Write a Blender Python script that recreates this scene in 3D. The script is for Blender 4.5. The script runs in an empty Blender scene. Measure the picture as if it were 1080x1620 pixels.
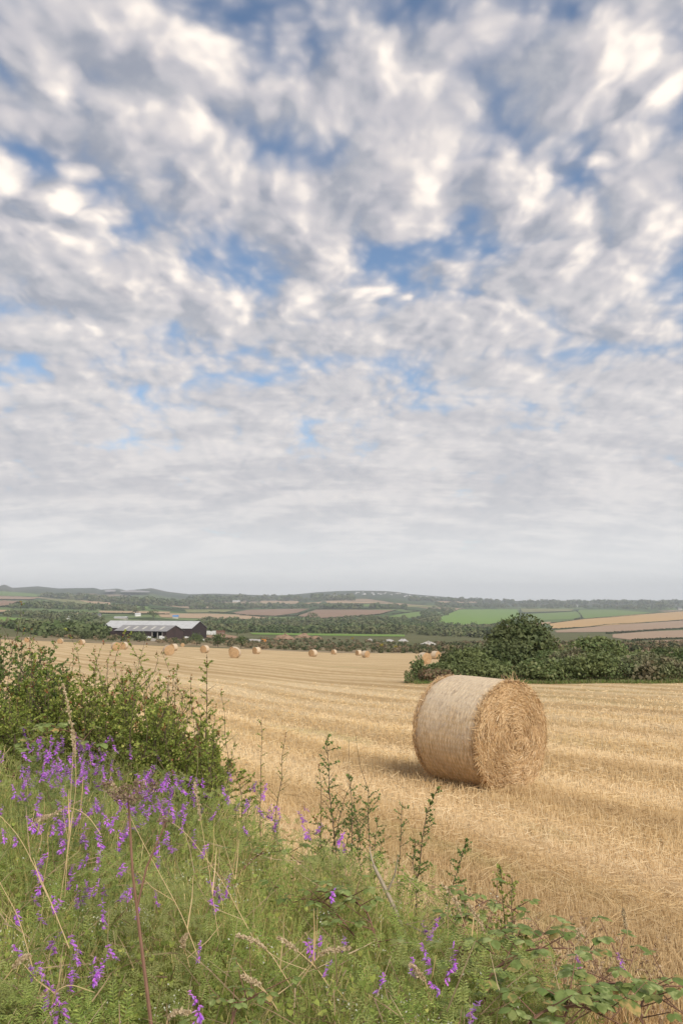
import bpy, math, random
import numpy as np
from math import radians as R
rng = np.random.default_rng(7)
random.seed(7)
SC = bpy.context.scene
COL = SC.collection
# ------------------------------------------------------------------ camera
F = 1230.0                       # focal length in photograph pixels (1080 x 1620)
TH = math.atan(147.0/F)          # pitch: the level horizon sits at row 957
cam = bpy.data.cameras.new('camera'); camo = bpy.data.objects.new('camera', cam); COL.objects.link(camo)
cam.sensor_fit = 'VERTICAL'; cam.sensor_height = 24.0; cam.lens = 24.0*F/1620.0
cam.clip_start = 0.05; cam.clip_end = 30000
camo.location = (0, 0, 0); camo.rotation_euler = (math.pi/2+TH, 0, 0)
SC.camera = camo
SC.view_settings.view_transform = 'Standard'; SC.view_settings.look = 'None'
SC.view_settings.exposure = 0.35; SC.view_settings.gamma = 1.0
SUN_EL, SUN_AZ = 40.0, 152.0     # azimuth clockwise from the view direction (+Y)
# ------------------------------------------------------------------ world
W = bpy.data.worlds.new('World'); SC.world = W; W.use_nodes = True
nt = W.node_tree; nt.nodes.clear()
class G:
    """tiny node-tree writer"""
    def __init__(s, nt): s.nt = nt
    def n(s, t, **kw):
        nd = s.nt.nodes.new(t)
        for k, v in kw.items(): setattr(nd, k, v)
        return nd
    def put(s, sock, v):
        if isinstance(v, bpy.types.NodeSocket): s.nt.links.new(v, sock)
        elif v is not None: sock.default_value = v
    def m(s, op, a, b=None, c=None, clamp=False):
        nd = s.n('ShaderNodeMath', operation=op, use_clamp=clamp)
        s.put(nd.inputs[0], a); s.put(nd.inputs[1], b); s.put(nd.inputs[2], c)
        return nd.outputs[0]
    def v(s, op, a, b=None, sc=None):
        nd = s.n('ShaderNodeVectorMath', operation=op)
        s.put(nd.inputs[0], a); s.put(nd.inputs[1], b)
        if sc is not None: s.put(nd.inputs['Scale'], sc)
        return nd.outputs['Value'] if op in ('LENGTH', 'DISTANCE', 'DOT_PRODUCT') else nd.outputs[0]
    def comb(s, x, y, z=0.0):
        nd = s.n('ShaderNodeCombineXYZ'); s.put(nd.inputs[0], x); s.put(nd.inputs[1], y); s.put(nd.inputs[2], z); return nd.outputs[0]
    def sep(s, a):
        nd = s.n('ShaderNodeSeparateXYZ'); s.put(nd.inputs[0], a); return nd.outputs
    def noise(s, vec, scale, detail=3.0, rough=0.5, dist=0.0, dim='3D', color=False):
        nd = s.n('ShaderNodeTexNoise', noise_dimensions=dim)
        s.put(nd.inputs['Vector'], vec); s.put(nd.inputs['Scale'], scale); nd.inputs['Detail'].default_value = detail
        nd.inputs['Roughness'].default_value = rough; nd.inputs['Distortion'].default_value = dist
        return nd.outputs['Color' if color else 'Fac']
    def vor(s, vec, scale, smooth=0.6, feat='SMOOTH_F1'):
        nd = s.n('ShaderNodeTexVoronoi', feature=feat, voronoi_dimensions='2D')
        s.put(nd.inputs['Vector'], vec); s.put(nd.inputs['Scale'], scale)
        if feat == 'SMOOTH_F1': nd.inputs['Smoothness'].default_value = smooth
        return nd.outputs['Distance']
    def sm(s, x, a, b, lo=0.0, hi=1.0, kind='SMOOTHSTEP'):
        nd = s.n('ShaderNodeMapRange', interpolation_type=kind)
        s.put(nd.inputs['Value'], x); s.put(nd.inputs['From Min'], a); s.put(nd.inputs['From Max'], b)
        s.put(nd.inputs['To Min'], lo); s.put(nd.inputs['To Max'], hi); return nd.outputs['Result']
    def mix(s, f, a, b, mode='MIX'):
        nd = s.n('ShaderNodeMix', data_type='RGBA', blend_type=mode)
        s.put(nd.inputs[0], f)
        for i, q in ((6, a), (7, b)):
            if isinstance(q, tuple) and len(q) == 3: q = (*q, 1.0)
            s.put(nd.inputs[i], q)
        return nd.outputs[2]
    def ramp(s, f, stops, interp='LINEAR'):
        nd = s.n('ShaderNodeValToRGB'); cr = nd.color_ramp; cr.interpolation = interp
        while len(cr.elements) < len(stops): cr.elements.new(0.5)
        for e, (p, c) in zip(cr.elements, stops): e.position = p; e.color = (*c, 1.0)
        s.put(nd.inputs[0], f); return nd.outputs[0]

def lin(r, g, b):
    f = lambda c: (c/255/12.92) if c/255 <= 0.04045 else ((c/255+0.055)/1.055)**2.4
    return (f(r), f(g), f(b))

def ray(px, py):
    """direction through a photograph pixel, scaled so that its y is 1"""
    px = np.asarray(px, float); py = np.asarray(py, float)
    dy = 810.0-py
    fw = F*math.cos(TH)-dy*math.sin(TH)
    return (px-540.0)/fw, (F*math.sin(TH)+dy*math.cos(TH))/fw

g = G(nt)
CD = 0.28
def sky_uv(px, py):
    x, z = ray(px, py); L = math.sqrt(x*x+1+z*z)
    return x/L/(z/L+CD), 1/L/(z/L+CD)
tc = g.n('ShaderNodeTexCoord').outputs['Generated']
dx, dy_, dz = g.sep(tc)
dzc = g.m('MAXIMUM', dz, 0.0)
den = g.m('ADD', dzc, CD)
P0 = g.comb(g.m('DIVIDE', dx, den), g.m('DIVIDE', dy_, den), 0.0)
# soft domain warp
wn = g.noise(P0, 3.2, 3.0, 0.5, color=True); wf = g.noise(P0, 17.0, 5.0, 0.6, color=True)
P = g.v('ADD', P0, g.v('SCALE', g.v('SUBTRACT', wn, (0.5, 0.5, 0.5)), sc=0.12))
P = g.v('ADD', P, g.v('SCALE', g.v('SUBTRACT', wf, (0.5, 0.5, 0.5)), sc=0.022))
P = g.v('MULTIPLY', P, (1, 1, 0))
def blobs(vec, lst, op='ADD'):
    tot = None
    for (px, py, rx, ry, amp) in lst:
        cu, cv = sky_uv(px, py)
        u2, _ = sky_uv(px+rx, py); _, v2 = sky_uv(px, py+ry); _, v3 = sky_uv(px, py-ry)
        su, sv = 1/abs(u2-cu), 2/abs(v2-v3)
        d = g.v('LENGTH', g.v('MULTIPLY', g.v('SUBTRACT', vec, (cu, cv, 0)), (su, sv, 0)))
        b = g.sm(d, 0.0, 1.9, amp*.92, 0.0)
        if tot is None: tot = b
        elif op == 'ADD': tot = g.m('ADD', tot, b)
        else: tot = g.m('SMOOTH_MAX', tot, b, 0.06)
    return tot
HOLES = [(398,95,30,50,.30),(330,40,50,30,.12),(50,250,45,35,.2),(375,445,70,50,.30),(590,400,45,45,.26),(700,392,90,20,.26),
         (900,285,60,34,.28),(850,30,110,18,.22),(430,130,26,34,.2),(880,565,70,26,.26),(655,595,60,16,.2),(345,498,55,10,.2),
         (20,572,40,18,.22),(450,600,90,12,.12),(15,120,26,60,.2),(1050,90,26,40,.26),(15,760,60,20,.12)]
MASS = [(300,110,92,68,.50),(205,60,80,50,.36),(85,110,50,55,.30),(412,172,36,34,.32),(500,185,62,55,.36),(480,320,72,60,.42),(515,390,50,45,.40),
        (350,320,85,70,.40),(220,205,75,55,.40),(105,325,46,26,.40),(168,350,34,20,.36),(20,290,36,38,.44),(640,290,110,85,.46),(800,300,72,50,.52),
        (930,125,100,70,.56),(760,60,80,50,.36),(600,130,90,60,.34),(1062,165,34,36,.42),(956,260,24,13,.36),(90,400,95,38,.38),(215,465,130,50,.48),
        (345,490,52,36,.50),(470,480,46,34,.38),(575,462,42,14,.36),(640,475,12,8,.36),(735,430,34,34,.36),(900,440,170,45,.40),(1040,365,60,40,.42),
        (910,355,40,24,.34),(90,535,120,22,.38),(560,535,90,30,.36),(720,510,130,36,.38),(810,585,52,16,.36),(1020,530,60,20,.36),(250,590,130,18,.30),
        (60,620,90,16,.3),(290,205,40,45,.34),(130,275,26,14,.34),(1000,230,60,30,.2)]
def dens(p):
    p = g.v('MULTIPLY', p, (1.35, 1.05, 1))
    a = g.noise(p, 2.6, 5.0, 0.52)
    c = g.m('SUBTRACT', 1.0, g.vor(p, 8.0, 0.55))
    d = g.m('SUBTRACT', 1.0, g.vor(p, 17.0, 0.55))
    e = g.m('SUBTRACT', 1.0, g.vor(p, 37.0, 0.55))
    h = g.m('MULTIPLY', a, 0.95)
    h = g.m('MULTIPLY_ADD', c, 0.24, h)
    h = g.m('MULTIPLY_ADD', d, 0.19, h)
    h = g.m('MULTIPLY_ADD', e, 0.11, h)
    return h
LX = (0.024, -0.010, 0)
LB = (0.046, -0.014, 0)
d0, m0 = dens(P), blobs(P, MASS, 'MAX')
ho = g.m('MULTIPLY', blobs(P, HOLES), 0.75)
h0 = g.m('MULTIPLY_ADD', m0, 0.85, d0)
d1 = dens(g.v('ADD', P, LX)); m1 = blobs(g.v('ADD', P, LB), MASS, 'MAX')
hz = g.sm(dzc, 0.04, 0.40, 0.36, 0.0)          # cover closes towards the horizon
H = g.m('SUBTRACT', g.m('ADD', h0, hz), ho)
cover = g.m('MAXIMUM', g.sm(H, 0.58, 0.98), g.sm(dzc, 0.0, 0.03, 1.0, 0.0))
slope = g.m('ADD', g.m('MULTIPLY', g.m('SUBTRACT', d0, d1), g.sm(dzc, .08, .34, .34, .74, 'LINEAR')), g.m('MULTIPLY', g.m('SUBTRACT', m0, m1), 0.85))
lit = g.sm(slope, 0.0, 0.30)
fine = g.noise(P, 9.0, 6.0, 0.6)
body = g.mix(g.sm(slope, -0.16, 0.05), lin(140,145,158), lin(183,180,185))
body = g.mix(g.sm(H, 1.12, 1.5, 0, .6), body, lin(160,157,163))
body = g.mix(g.sm(fine, 0.35, 0.7, 0, .45), body, lin(192,189,190))
rim = g.sm(H, 0.75, 1.15, 0.6, 1.0)
gate = g.m('MULTIPLY', lit, rim)
cl = g.mix(gate, body, lin(250,238,226))
low = g.noise(g.v('MULTIPLY', P0, (1.0, 2.2, 1)), 3.0, 6.0, 0.6)
cl = g.mix(g.sm(dzc, 0.10, 0.50, 0.55, 0.0), cl, g.mix(g.sm(low, .40, .62), lin(186,187,190), lin(226,222,218)))
cl = g.mix(g.sm(dzc, 0.0, 0.16, 0.92, 0.0), cl, lin(226,227,226))
sky = g.n('ShaderNodeTexSky', sky_type='NISHITA')
sky.sun_disc = False; sky.sun_elevation = R(SUN_EL); sky.sun_rotation = R(SUN_AZ)
sky.air_density = 1.0; sky.dust_density = 0.6; sky.ozone_density = 1.5
blue = g.v('MULTIPLY', sky.outputs[0], (0.100, 0.106, 0.108))
fin = g.mix(cover, blue, cl)
bg = g.n('ShaderNodeBackground'); g.put(bg.inputs[0], fin); bg.inputs[1].default_value = 1.0
out = g.n('ShaderNodeOutputWorld'); nt.links.new(bg.outputs[0], out.inputs[0])
W.cycles.sampling_method = 'MANUAL'; W.cycles.sample_map_resolution = 512
# ------------------------------------------------------------------ sun
sl = bpy.data.lights.new('sun', 'SUN'); sl.energy = 2.7; sl.angle = R(30); sl.color = (1.0, 0.93, 0.82)
so = bpy.data.objects.new('sun', sl); COL.objects.link(so)
so.rotation_euler = (R(90-SUN_EL), 0, R(-SUN_AZ+180))
so.location = (20, -10, 30)
# ================================================================== helpers
def tagit(o, label=None, cat=None, group=None, kind=None):
    if label: o['label'] = label
    if cat: o['category'] = cat
    if group: o['group'] = group
    if kind: o['kind'] = kind
    return o
def empty(name, loc, label, cat, group=None, rz=0.0):
    o = bpy.data.objects.new(name, None); COL.objects.link(o); o.empty_display_size = 0.1
    o.location = tuple(float(c) for c in loc); o.rotation_euler = (0, 0, rz)
    return tagit(o, label, cat, group)
class M:
    """collects vertex/face arrays (quads or tris) and builds one mesh"""
    def __init__(s): s.V = []; s.F = []; s.I = []; s.n = 0
    def add(s, V, Fc, mi=0):
        V = np.asarray(V, float).reshape(-1, 3); Fc = np.asarray(Fc, int)
        if len(V) == 0 or len(Fc) == 0: return s
        s.V.append(V); s.F.append(Fc+s.n); s.I.append(np.full(len(Fc), mi)); s.n += len(V)
        return s
    def mesh(s, name, mats, off=(0, 0, 0), smooth=False):
        me = bpy.data.meshes.new(name)
        V = np.concatenate(s.V)-np.asarray(off, float)
        loops = np.concatenate([f.ravel() for f in s.F]); tot = np.concatenate([np.full(len(f), f.shape[1]) for f in s.F])
        st = np.concatenate([[0], np.cumsum(tot)[:-1]])
        me.vertices.add(len(V)); me.vertices.foreach_set('co', V.ravel().astype(np.float32))
        me.loops.add(len(loops)); me.loops.foreach_set('vertex_index', loops.astype(np.int32))
        me.polygons.add(len(tot)); me.polygons.foreach_set('loop_start', st.astype(np.int32))
        for m_ in (mats if isinstance(mats, (list, tuple)) else [mats]): me.materials.append(m_)
        me.polygons.foreach_set('material_index', np.concatenate(s.I).astype(np.int32))
        me.polygons.foreach_set('use_smooth', np.full(len(tot), smooth))
        me.update(calc_edges=True); me.validate()
        return me
    def obj(s, name, mats, parent=None, smooth=False, off=(0, 0, 0)):
        """vertices are given in the same space as the parent's location (world), unless the parent sits at the origin"""
        o = bpy.data.objects.new(name, s.mesh(name, mats, parent.location if parent is not None else off, smooth))
        COL.objects.link(o)
        if parent is not None: o.parent = parent
        else: o.location = tuple(float(c) for c in off)
        return o
def copytree(o, parent=None):
    c = o.copy(); COL.objects.link(c); c.parent = parent
    for ch in o.children: copytree(ch, c)
    return c
def nrm(v): return v/np.maximum(np.linalg.norm(v, axis=-1, keepdims=True), 1e-9)
def frames(f, up=None, r=rng):
    """axes with Y along f; X, Z perpendicular (Z leaning to up)"""
    f = nrm(np.asarray(f, float)); u = r.normal(size=f.shape) if up is None else np.broadcast_to(up, f.shape)
    x = nrm(np.cross(f, u)); z = np.cross(x, f)
    return x, f, z
def inst(TV, TF, pos, ax, s):
    X, Y, Z = ax; TV = np.asarray(TV, float); TF = np.asarray(TF, int); n = len(pos)
    s = np.asarray(s, float)
    if s.ndim == 1: s = np.stack([s, s, s], 1)
    V = (pos[:, None, :]+TV[None, :, 0:1]*(X*s[:, 0:1])[:, None, :]+TV[None, :, 1:2]*(Y*s[:, 1:2])[:, None, :]
         + TV[None, :, 2:3]*(Z*s[:, 2:3])[:, None, :]).reshape(-1, 3)
    Fc = (TF[None]+(np.arange(n)*len(TV))[:, None, None]).reshape(-1, TF.shape[1])
    return V, Fc
LEAF = [(0, 0, 0), (.30, .45, .05), (0, 1, -.06), (-.30, .45, .05)], [(0, 1, 2, 3)]
LEAF2 = [(0, 0, 0), (.26, .25, .06), (.30, .6, .05), (0, 1, -.10), (-.30, .6, .05), (-.26, .25, .06), (0, .5, -.02)], [(0, 1, 2, 6), (6, 2, 3, 3), (0, 6, 4, 5), (6, 3, 4, 4)]
BL = [(-.5, 0, 0), (.5, 0, 0), (.4, .45, .04), (-.4, .45, .04), (.2, .8, .16), (-.2, .8, .16), (0, 1, .32)], [(0, 1, 2, 3), (3, 2, 4, 5)]
STRAW = [(-.5, 0, 0), (.5, 0, 0), (.35, 1, 0), (-.35, 1, 0)], [(0, 1, 2, 3)]
def tube(pts, rad, k=5):
    pts = np.asarray(pts, float); n = len(pts); rad = np.broadcast_to(np.asarray(rad, float), (n,))
    t = nrm(np.gradient(pts, axis=0)); ref = np.array([0.3, 0.9, 0.1]) if abs(t[0][2]) > .7 else np.array([0, 0, 1.0])
    x = nrm(np.cross(t, ref)); y = np.cross(t, x); a = np.arange(k)*2*math.pi/k
    V = pts[:, None]+rad[:, None, None]*(np.cos(a)[None, :, None]*x[:, None]+np.sin(a)[None, :, None]*y[:, None])
    i = np.arange(n-1)[:, None]*k; j = np.arange(k)[None]; j2 = (j+1) % k
    Fc = np.stack([i+j, i+j2, i+k+j2, i+k+j], -1).reshape(-1, 4)
    return V.reshape(-1, 3), Fc
def curve(a, b, n=8, bow=(0, 0, 0), wob=0.0, r=rng):
    a = np.asarray(a, float); b = np.asarray(b, float); t = np.linspace(0, 1, n)[:, None]
    p = a+(b-a)*t+np.asarray(bow, float)*(4*t*(1-t))
    if wob: p[1:] += r.normal(size=(n-1, 3))*wob
    return p
def rand_dir(n, up=0.0, r=rng):
    v = nrm(r.normal(size=(n, 3))); v[:, 2] += up
    return nrm(v)
def boxmesh(x0, x1, y0, y1, z0, z1):
    V = [(x0,y0,z0),(x1,y0,z0),(x1,y1,z0),(x0,y1,z0),(x0,y0,z1),(x1,y0,z1),(x1,y1,z1),(x0,y1,z1)]
    return np.array(V, float), np.array([(0,3,2,1),(4,5,6,7),(0,1,5,4),(1,2,6,5),(2,3,7,6),(3,0,4,7)])
def smooth(t): t = np.clip(t, 0, 1); return t*t*(3-2*t)

# ------------------------------------------------------------------ materials
def mat(name, build, rough=0.8, bump=None, spec=0.2):
    m_ = bpy.data.materials.new(name); m_.use_nodes = True; t = m_.node_tree; t.nodes.clear(); q = G(t)
    b = q.n('ShaderNodeBsdfPrincipled'); o = q.n('ShaderNodeOutputMaterial'); t.links.new(b.outputs[0], o.inputs[0])
    b.inputs['Roughness'].default_value = rough; b.inputs['Specular IOR Level'].default_value = spec
    c = build(q)
    q.put(b.inputs['Base Color'], (*c, 1.0) if isinstance(c, tuple) else c)
    if bump is not None:
        h, st, dist = bump(q); bn = q.n('ShaderNodeBump'); q.put(bn.inputs['Height'], h)
        bn.inputs['Strength'].default_value = st; bn.inputs['Distance'].default_value = dist
        t.links.new(bn.outputs[0], b.inputs['Normal'])
    return m_
def island(q): return q.n('ShaderNodeNewGeometry').outputs['Random Per Island']
def wpos(q): return q.n('ShaderNodeNewGeometry').outputs['Position']
def leafmat(name, stops, transl=0.3, rough=0.55, patch=None, pscale=1.0):
    """leaf colour varies per leaf; optionally a patchy species tint over the plant"""
    m_ = bpy.data.materials.new(name); m_.use_nodes = True; t = m_.node_tree; t.nodes.clear(); q = G(t)
    n_ = len(stops); c = q.ramp(island(q), [((i+.5)/n_, s_) for i, s_ in enumerate(stops)])
    if patch: c = q.mix(q.sm(q.noise(wpos(q), pscale, 3.0), .42, .62), c, patch)
    b = q.n('ShaderNodeBsdfPrincipled'); b.inputs['Roughness'].default_value = rough; b.inputs['Specular IOR Level'].default_value = 0.25
    q.put(b.inputs['Base Color'], c)
    tr = q.n('ShaderNodeBsdfTranslucent'); q.put(tr.inputs[0], q.mix(0.5, c, (0.5, 0.6, 0.1), 'MULTIPLY') if False else c)
    mx = q.n('ShaderNodeMixShader'); mx.inputs[0].default_value = transl
    t.links.new(b.outputs[0], mx.inputs[1]); t.links.new(tr.outputs[0], mx.inputs[2])
    o = q.n('ShaderNodeOutputMaterial'); t.links.new(mx.outputs[0], o.inputs[0])
    return m_
C_ = lambda *a: tuple(a)
MAT = {}
MAT['hedge_leaf'] = leafmat('hedge_leaf', [(0.194,0.254,0.048),(0.290,0.355,0.074),(0.388,0.441,0.099),(0.153,0.212,0.048),(0.503,0.510,0.130),(0.251,0.306,0.066)], .35)
MAT['tip_leaf'] = leafmat('tip_leaf', [(.30,.14,.06),(.34,.19,.07),(.24,.20,.05),(.36,.12,.06)], .35)
MAT['dark_leaf'] = leafmat('dark_leaf', [(0.106,0.163,0.040),(0.163,0.239,0.061),(0.233,0.305,0.080),(0.116,0.185,0.051)], .25)
MAT['twig'] = mat('twig', lambda q: q.mix(q.noise(wpos(q), 60, 2), (.07,.05,.035), (.15,.11,.075)), .8)
MAT['pale_wood'] = mat('pale_wood', lambda q: q.mix(q.noise(wpos(q), 40, 3), (.30,.24,.17), (.48,.41,.31)), .8)
MAT['red_stem'] = mat('red_stem', lambda q: q.mix(q.noise(wpos(q), 30, 3), (.15,.08,.05), (.27,.15,.10)), .7)
MAT['green_stem'] = mat('green_stem', lambda q: C_(.16,.20,.07), .7)
MAT['undergrowth'] = leafmat('undergrowth', [(0.246,0.341,0.070),(0.360,0.446,0.106),(0.437,0.513,0.140),(0.189,0.285,0.064),(0.512,0.570,0.168),(0.304,0.419,0.112),(0.379,0.379,0.112)], .35, patch=(.38,.40,.15), pscale=2.6)
MAT['blade'] = leafmat('blade', [(0.315,0.407,0.100),(0.426,0.492,0.140),(0.555,0.562,0.196),(0.242,0.323,0.084),(0.851,0.647,0.280),(0.371,0.443,0.140),(0.481,0.511,0.169),(0.900,0.715,0.351)], .3)
MAT['straw_blade'] = leafmat('straw_blade', [(0.696,0.504,0.253),(0.600,0.408,0.196),(0.792,0.612,0.345),(0.480,0.324,0.149),(0.720,0.540,0.287)], .2)
MAT['dry_brown'] = leafmat('dry_brown', [(.36,.25,.15),(.44,.32,.19),(.54,.41,.26),(.28,.18,.11)], .2)
MAT['seed_head'] = leafmat('seed_head', [(.55,.44,.27),(.62,.50,.33),(.46,.35,.21)], .2)
MAT['petal'] = leafmat('petal', [(0.574,0.162,0.900),(0.765,0.231,0.900),(0.900,0.277,0.900),(0.633,0.347,0.900),(0.900,0.508,0.900),(0.421,0.162,0.727)], .4)
MAT['petal_faded'] = leafmat('petal_faded', [(0.455,0.266,0.617),(0.578,0.293,0.679),(0.350,0.173,0.445),(0.630,0.186,0.617)], .4)
MAT['vetch_leaf'] = leafmat('vetch_leaf', [(0.279,0.351,0.122),(0.362,0.412,0.149),(0.213,0.275,0.088)], .35)
MAT['bramble_leaf'] = leafmat('bramble_leaf', [(0.179,0.255,0.067),(0.299,0.376,0.122),(0.448,0.496,0.203),(0.239,0.322,0.094),(0.389,0.362,0.122),(0.209,0.295,0.094),(0.508,0.349,0.135)], .3, patch=(.17,.22,.06), pscale=45.0)
MAT['white_petal'] = leafmat('white_petal', [(.62,.62,.48),(.7,.68,.55)], .3)
MAT['umbel'] = leafmat('umbel', [(.26,.18,.12),(.33,.24,.16),(.20,.13,.09)], .1)

# ================================================================== the lie of the land
def zfield(x, y):
    x = np.asarray(x, float); y = np.asarray(y, float)
    l = np.where(x < 0, -x, 0)
    return -1.685-.054*y+.040*l*smooth(l/6+.2)+.02*np.sin(x*.21+1)*np.sin(y*.13)*smooth(y/20)
YBX = [-12, -6, -3, -1.4, -.75, .06, 1.03, 1.6, 4, 12]; YBY = [15, 10, 7.6, 6.4, 5.6, 4.5, 3.05, 2.25, -1, -8]
def Yb(x): return np.interp(x, YBX, YBY)
def zground(x, y):
    d = Yb(x)-y; verge = -1.58+.10*np.clip(-np.asarray(x, float), 0, 2.5)
    return zfield(x, y)*(1-smooth(d/1.5))+verge*smooth(d/1.5)
def hveg(x, y):
    d = Yb(x)-y
    return .12+.50*smooth((d+.15)/.8)+.06*np.sin(x*5+1)*np.sin(y*4)
def vegtop(x, y): return zground(x, y)+hveg(x, y)
def hit(px, py, surf, y0=.8, y1=300, n=2500):
    ax, az = ray(px, py); ys = np.geomspace(y0, y1, n); xs = ax*ys
    k = np.argmax(az*ys <= surf(xs, ys))
    return np.array([xs[k], ys[k], float(surf(xs[k], ys[k]))])
def at(px, py, y): ax, az = ray(px, py); return np.array([ax*y, y, az*y])
PROF = ([-400,-60,0,8,20,60,95,110,150,160,185,200,240,265,300,340,400,430,460,500,535,570,610,632,650,700,750,800,900,960,1000,1040,1080,1200,1500],
        [934,930,927,924.5,930,927.5,931,930.5,930,933,931,934,930.5,936,940,939,941,942,941,937,935,934.3,935,937,940,944,948,950.5,951,950,949.2,951,952,952,950])
def edge_py(px):
    ax, _ = ray(px, 1015); z = zfield(ax*250, np.full_like(ax, 250.))/250
    return 810+F*np.tan(TH-np.arctan(z))
def dmap(px, py):
    px = np.asarray(px, float); py = np.asarray(py, float)
    e = edge_py(px); p = np.interp(px, *PROF); s_ = np.clip((e-py)/(e-p), -.5, 1)
    return 250*28**(np.sign(s_)*np.abs(s_)**.9)
def land(px, py, up=0.0):
    Y = dmap(px, py); ax, az = ray(px, py)
    return np.stack([ax*Y, Y, az*Y+up], -1)
def gridfaces(nr, nc):
    i = np.arange(nr-1)[:, None]*nc; j = np.arange(nc-1)[None]
    return np.stack([i+j, i+j+1, i+nc+j+1, i+nc+j], -1).reshape(-1, 4)

# stubble field: one sheet from behind the camera to the scrub at 255 m
def row_uv(q, p):
    a = math.radians(33); x, y, z = q.sep(p)
    wob = q.m('MULTIPLY', q.m('SUBTRACT', q.noise(p, .035, 2.0), .5), 10.0)
    u = q.m('ADD', q.m('MULTIPLY_ADD', x, math.cos(a), q.m('MULTIPLY', y, math.sin(a))), wob)
    v = q.m('MULTIPLY_ADD', x, -math.sin(a), q.m('MULTIPLY', y, math.cos(a)))
    return u, v
def field_col(q):
    p = wpos(q); u, v = row_uv(q, p)
    swath = q.noise(q.comb(q.m('MULTIPLY', u, .75), q.m('MULTIPLY', v, .05), 0), 1.0, 4.0, .55)
    broad = q.noise(q.comb(q.m('MULTIPLY', u, .16), q.m('MULTIPLY', v, .012), 3), 1.0, 3.0, .5)
    fine = q.noise(q.comb(q.m('MULTIPLY', u, 7.0), q.m('MULTIPLY', v, 2.2), 0), 1.0, 5.0, .65)
    band = q.m('SINE', q.m('MULTIPLY_ADD', u, 2.5, q.m('MULTIPLY', q.noise(q.comb(q.m('MULTIPLY', u, .4), q.m('MULTIPLY', v, .08), 5), 1.0, 3.0, .6), 5.0)))
    tram = q.m('ABSOLUTE', q.m('SINE', q.m('MULTIPLY', u, .85)))
    c = q.mix(q.sm(swath, .34, .66), (.50,.345,.175), (.80,.61,.35))
    c = q.mix(q.sm(broad, .40, .62, .0, .55), c, (.52,.36,.18))
    c = q.mix(q.sm(tram, .10, .0, 0, .35), c, (.33,.225,.12))
    c = q.mix(q.sm(band, -.3, .9, 0, .5), c, (.80,.63,.39)); c = q.mix(q.sm(band, -.2, -.95, 0, .32), c, (.42,.29,.15))
    c = q.mix(q.sm(fine, .35, .70, .38, .0), c, (.34,.23,.115))
    grn = q.noise(q.comb(q.m('MULTIPLY', u, .12), q.m('MULTIPLY', v, .03), 9), 1.0, 3.0, .5)
    c = q.mix(q.sm(grn, .60, .74, 0, .30), c, (.26,.26,.10))
    return c
def field_bump(q):
    p = wpos(q); u, v = row_uv(q, p)
    f = q.noise(q.comb(q.m('MULTIPLY', u, 9.0), q.m('MULTIPLY', v, 5.0), 0), 1.0, 6.0, .7)
    s_ = q.noise(q.comb(q.m('MULTIPLY', u, 1.1), q.m('MULTIPLY', v, .12), 0), 1.0, 3.0, .5)
    return q.m('MULTIPLY_ADD', s_, 2.5, f), .7, .09
MAT['field'] = mat('stubble_ground', field_col, .95, field_bump, .05)
ys = np.concatenate([np.linspace(-14, 14, 113), np.geomspace(14.3, 256, 110)])
cs = np.concatenate([np.linspace(-1, 1, 161)])
hw = np.where(ys < 10, 14, 14+(ys-10)*.95)
X = cs[None]*hw[:, None]; Yg = np.repeat(ys[:, None], len(cs), 1)
Z = zground(X, Yg)
u_ = X*math.cos(R(33))+Yg*math.sin(R(33))
Z = Z+.035*np.sin(u_*2.1+np.sin(X*.3))*smooth((Yg-3)/4)*(Yg < 60)
tagit(M().add(np.stack([X, Yg, Z], -1), gridfaces(len(ys), len(cs))).obj('stubble_field', MAT['field'], smooth=True), kind='structure',
      label='harvested golden stubble field sloping gently away below the verge')

# dark soil and leaf litter of the bank, under the plants
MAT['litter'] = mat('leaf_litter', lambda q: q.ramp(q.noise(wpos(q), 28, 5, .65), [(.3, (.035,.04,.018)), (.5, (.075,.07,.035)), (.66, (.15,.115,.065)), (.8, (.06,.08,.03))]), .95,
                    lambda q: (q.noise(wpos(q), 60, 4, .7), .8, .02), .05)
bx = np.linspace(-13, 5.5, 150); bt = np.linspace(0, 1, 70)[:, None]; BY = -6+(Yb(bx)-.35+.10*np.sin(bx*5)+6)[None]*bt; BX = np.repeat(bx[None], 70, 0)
tagit(M().add(np.stack([BX, BY, zground(BX, BY)+.012], -1), gridfaces(70, 150)).obj('bank', MAT['litter'], smooth=True), kind='structure', label='dark soil of the roadside bank under the wild plants')

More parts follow.
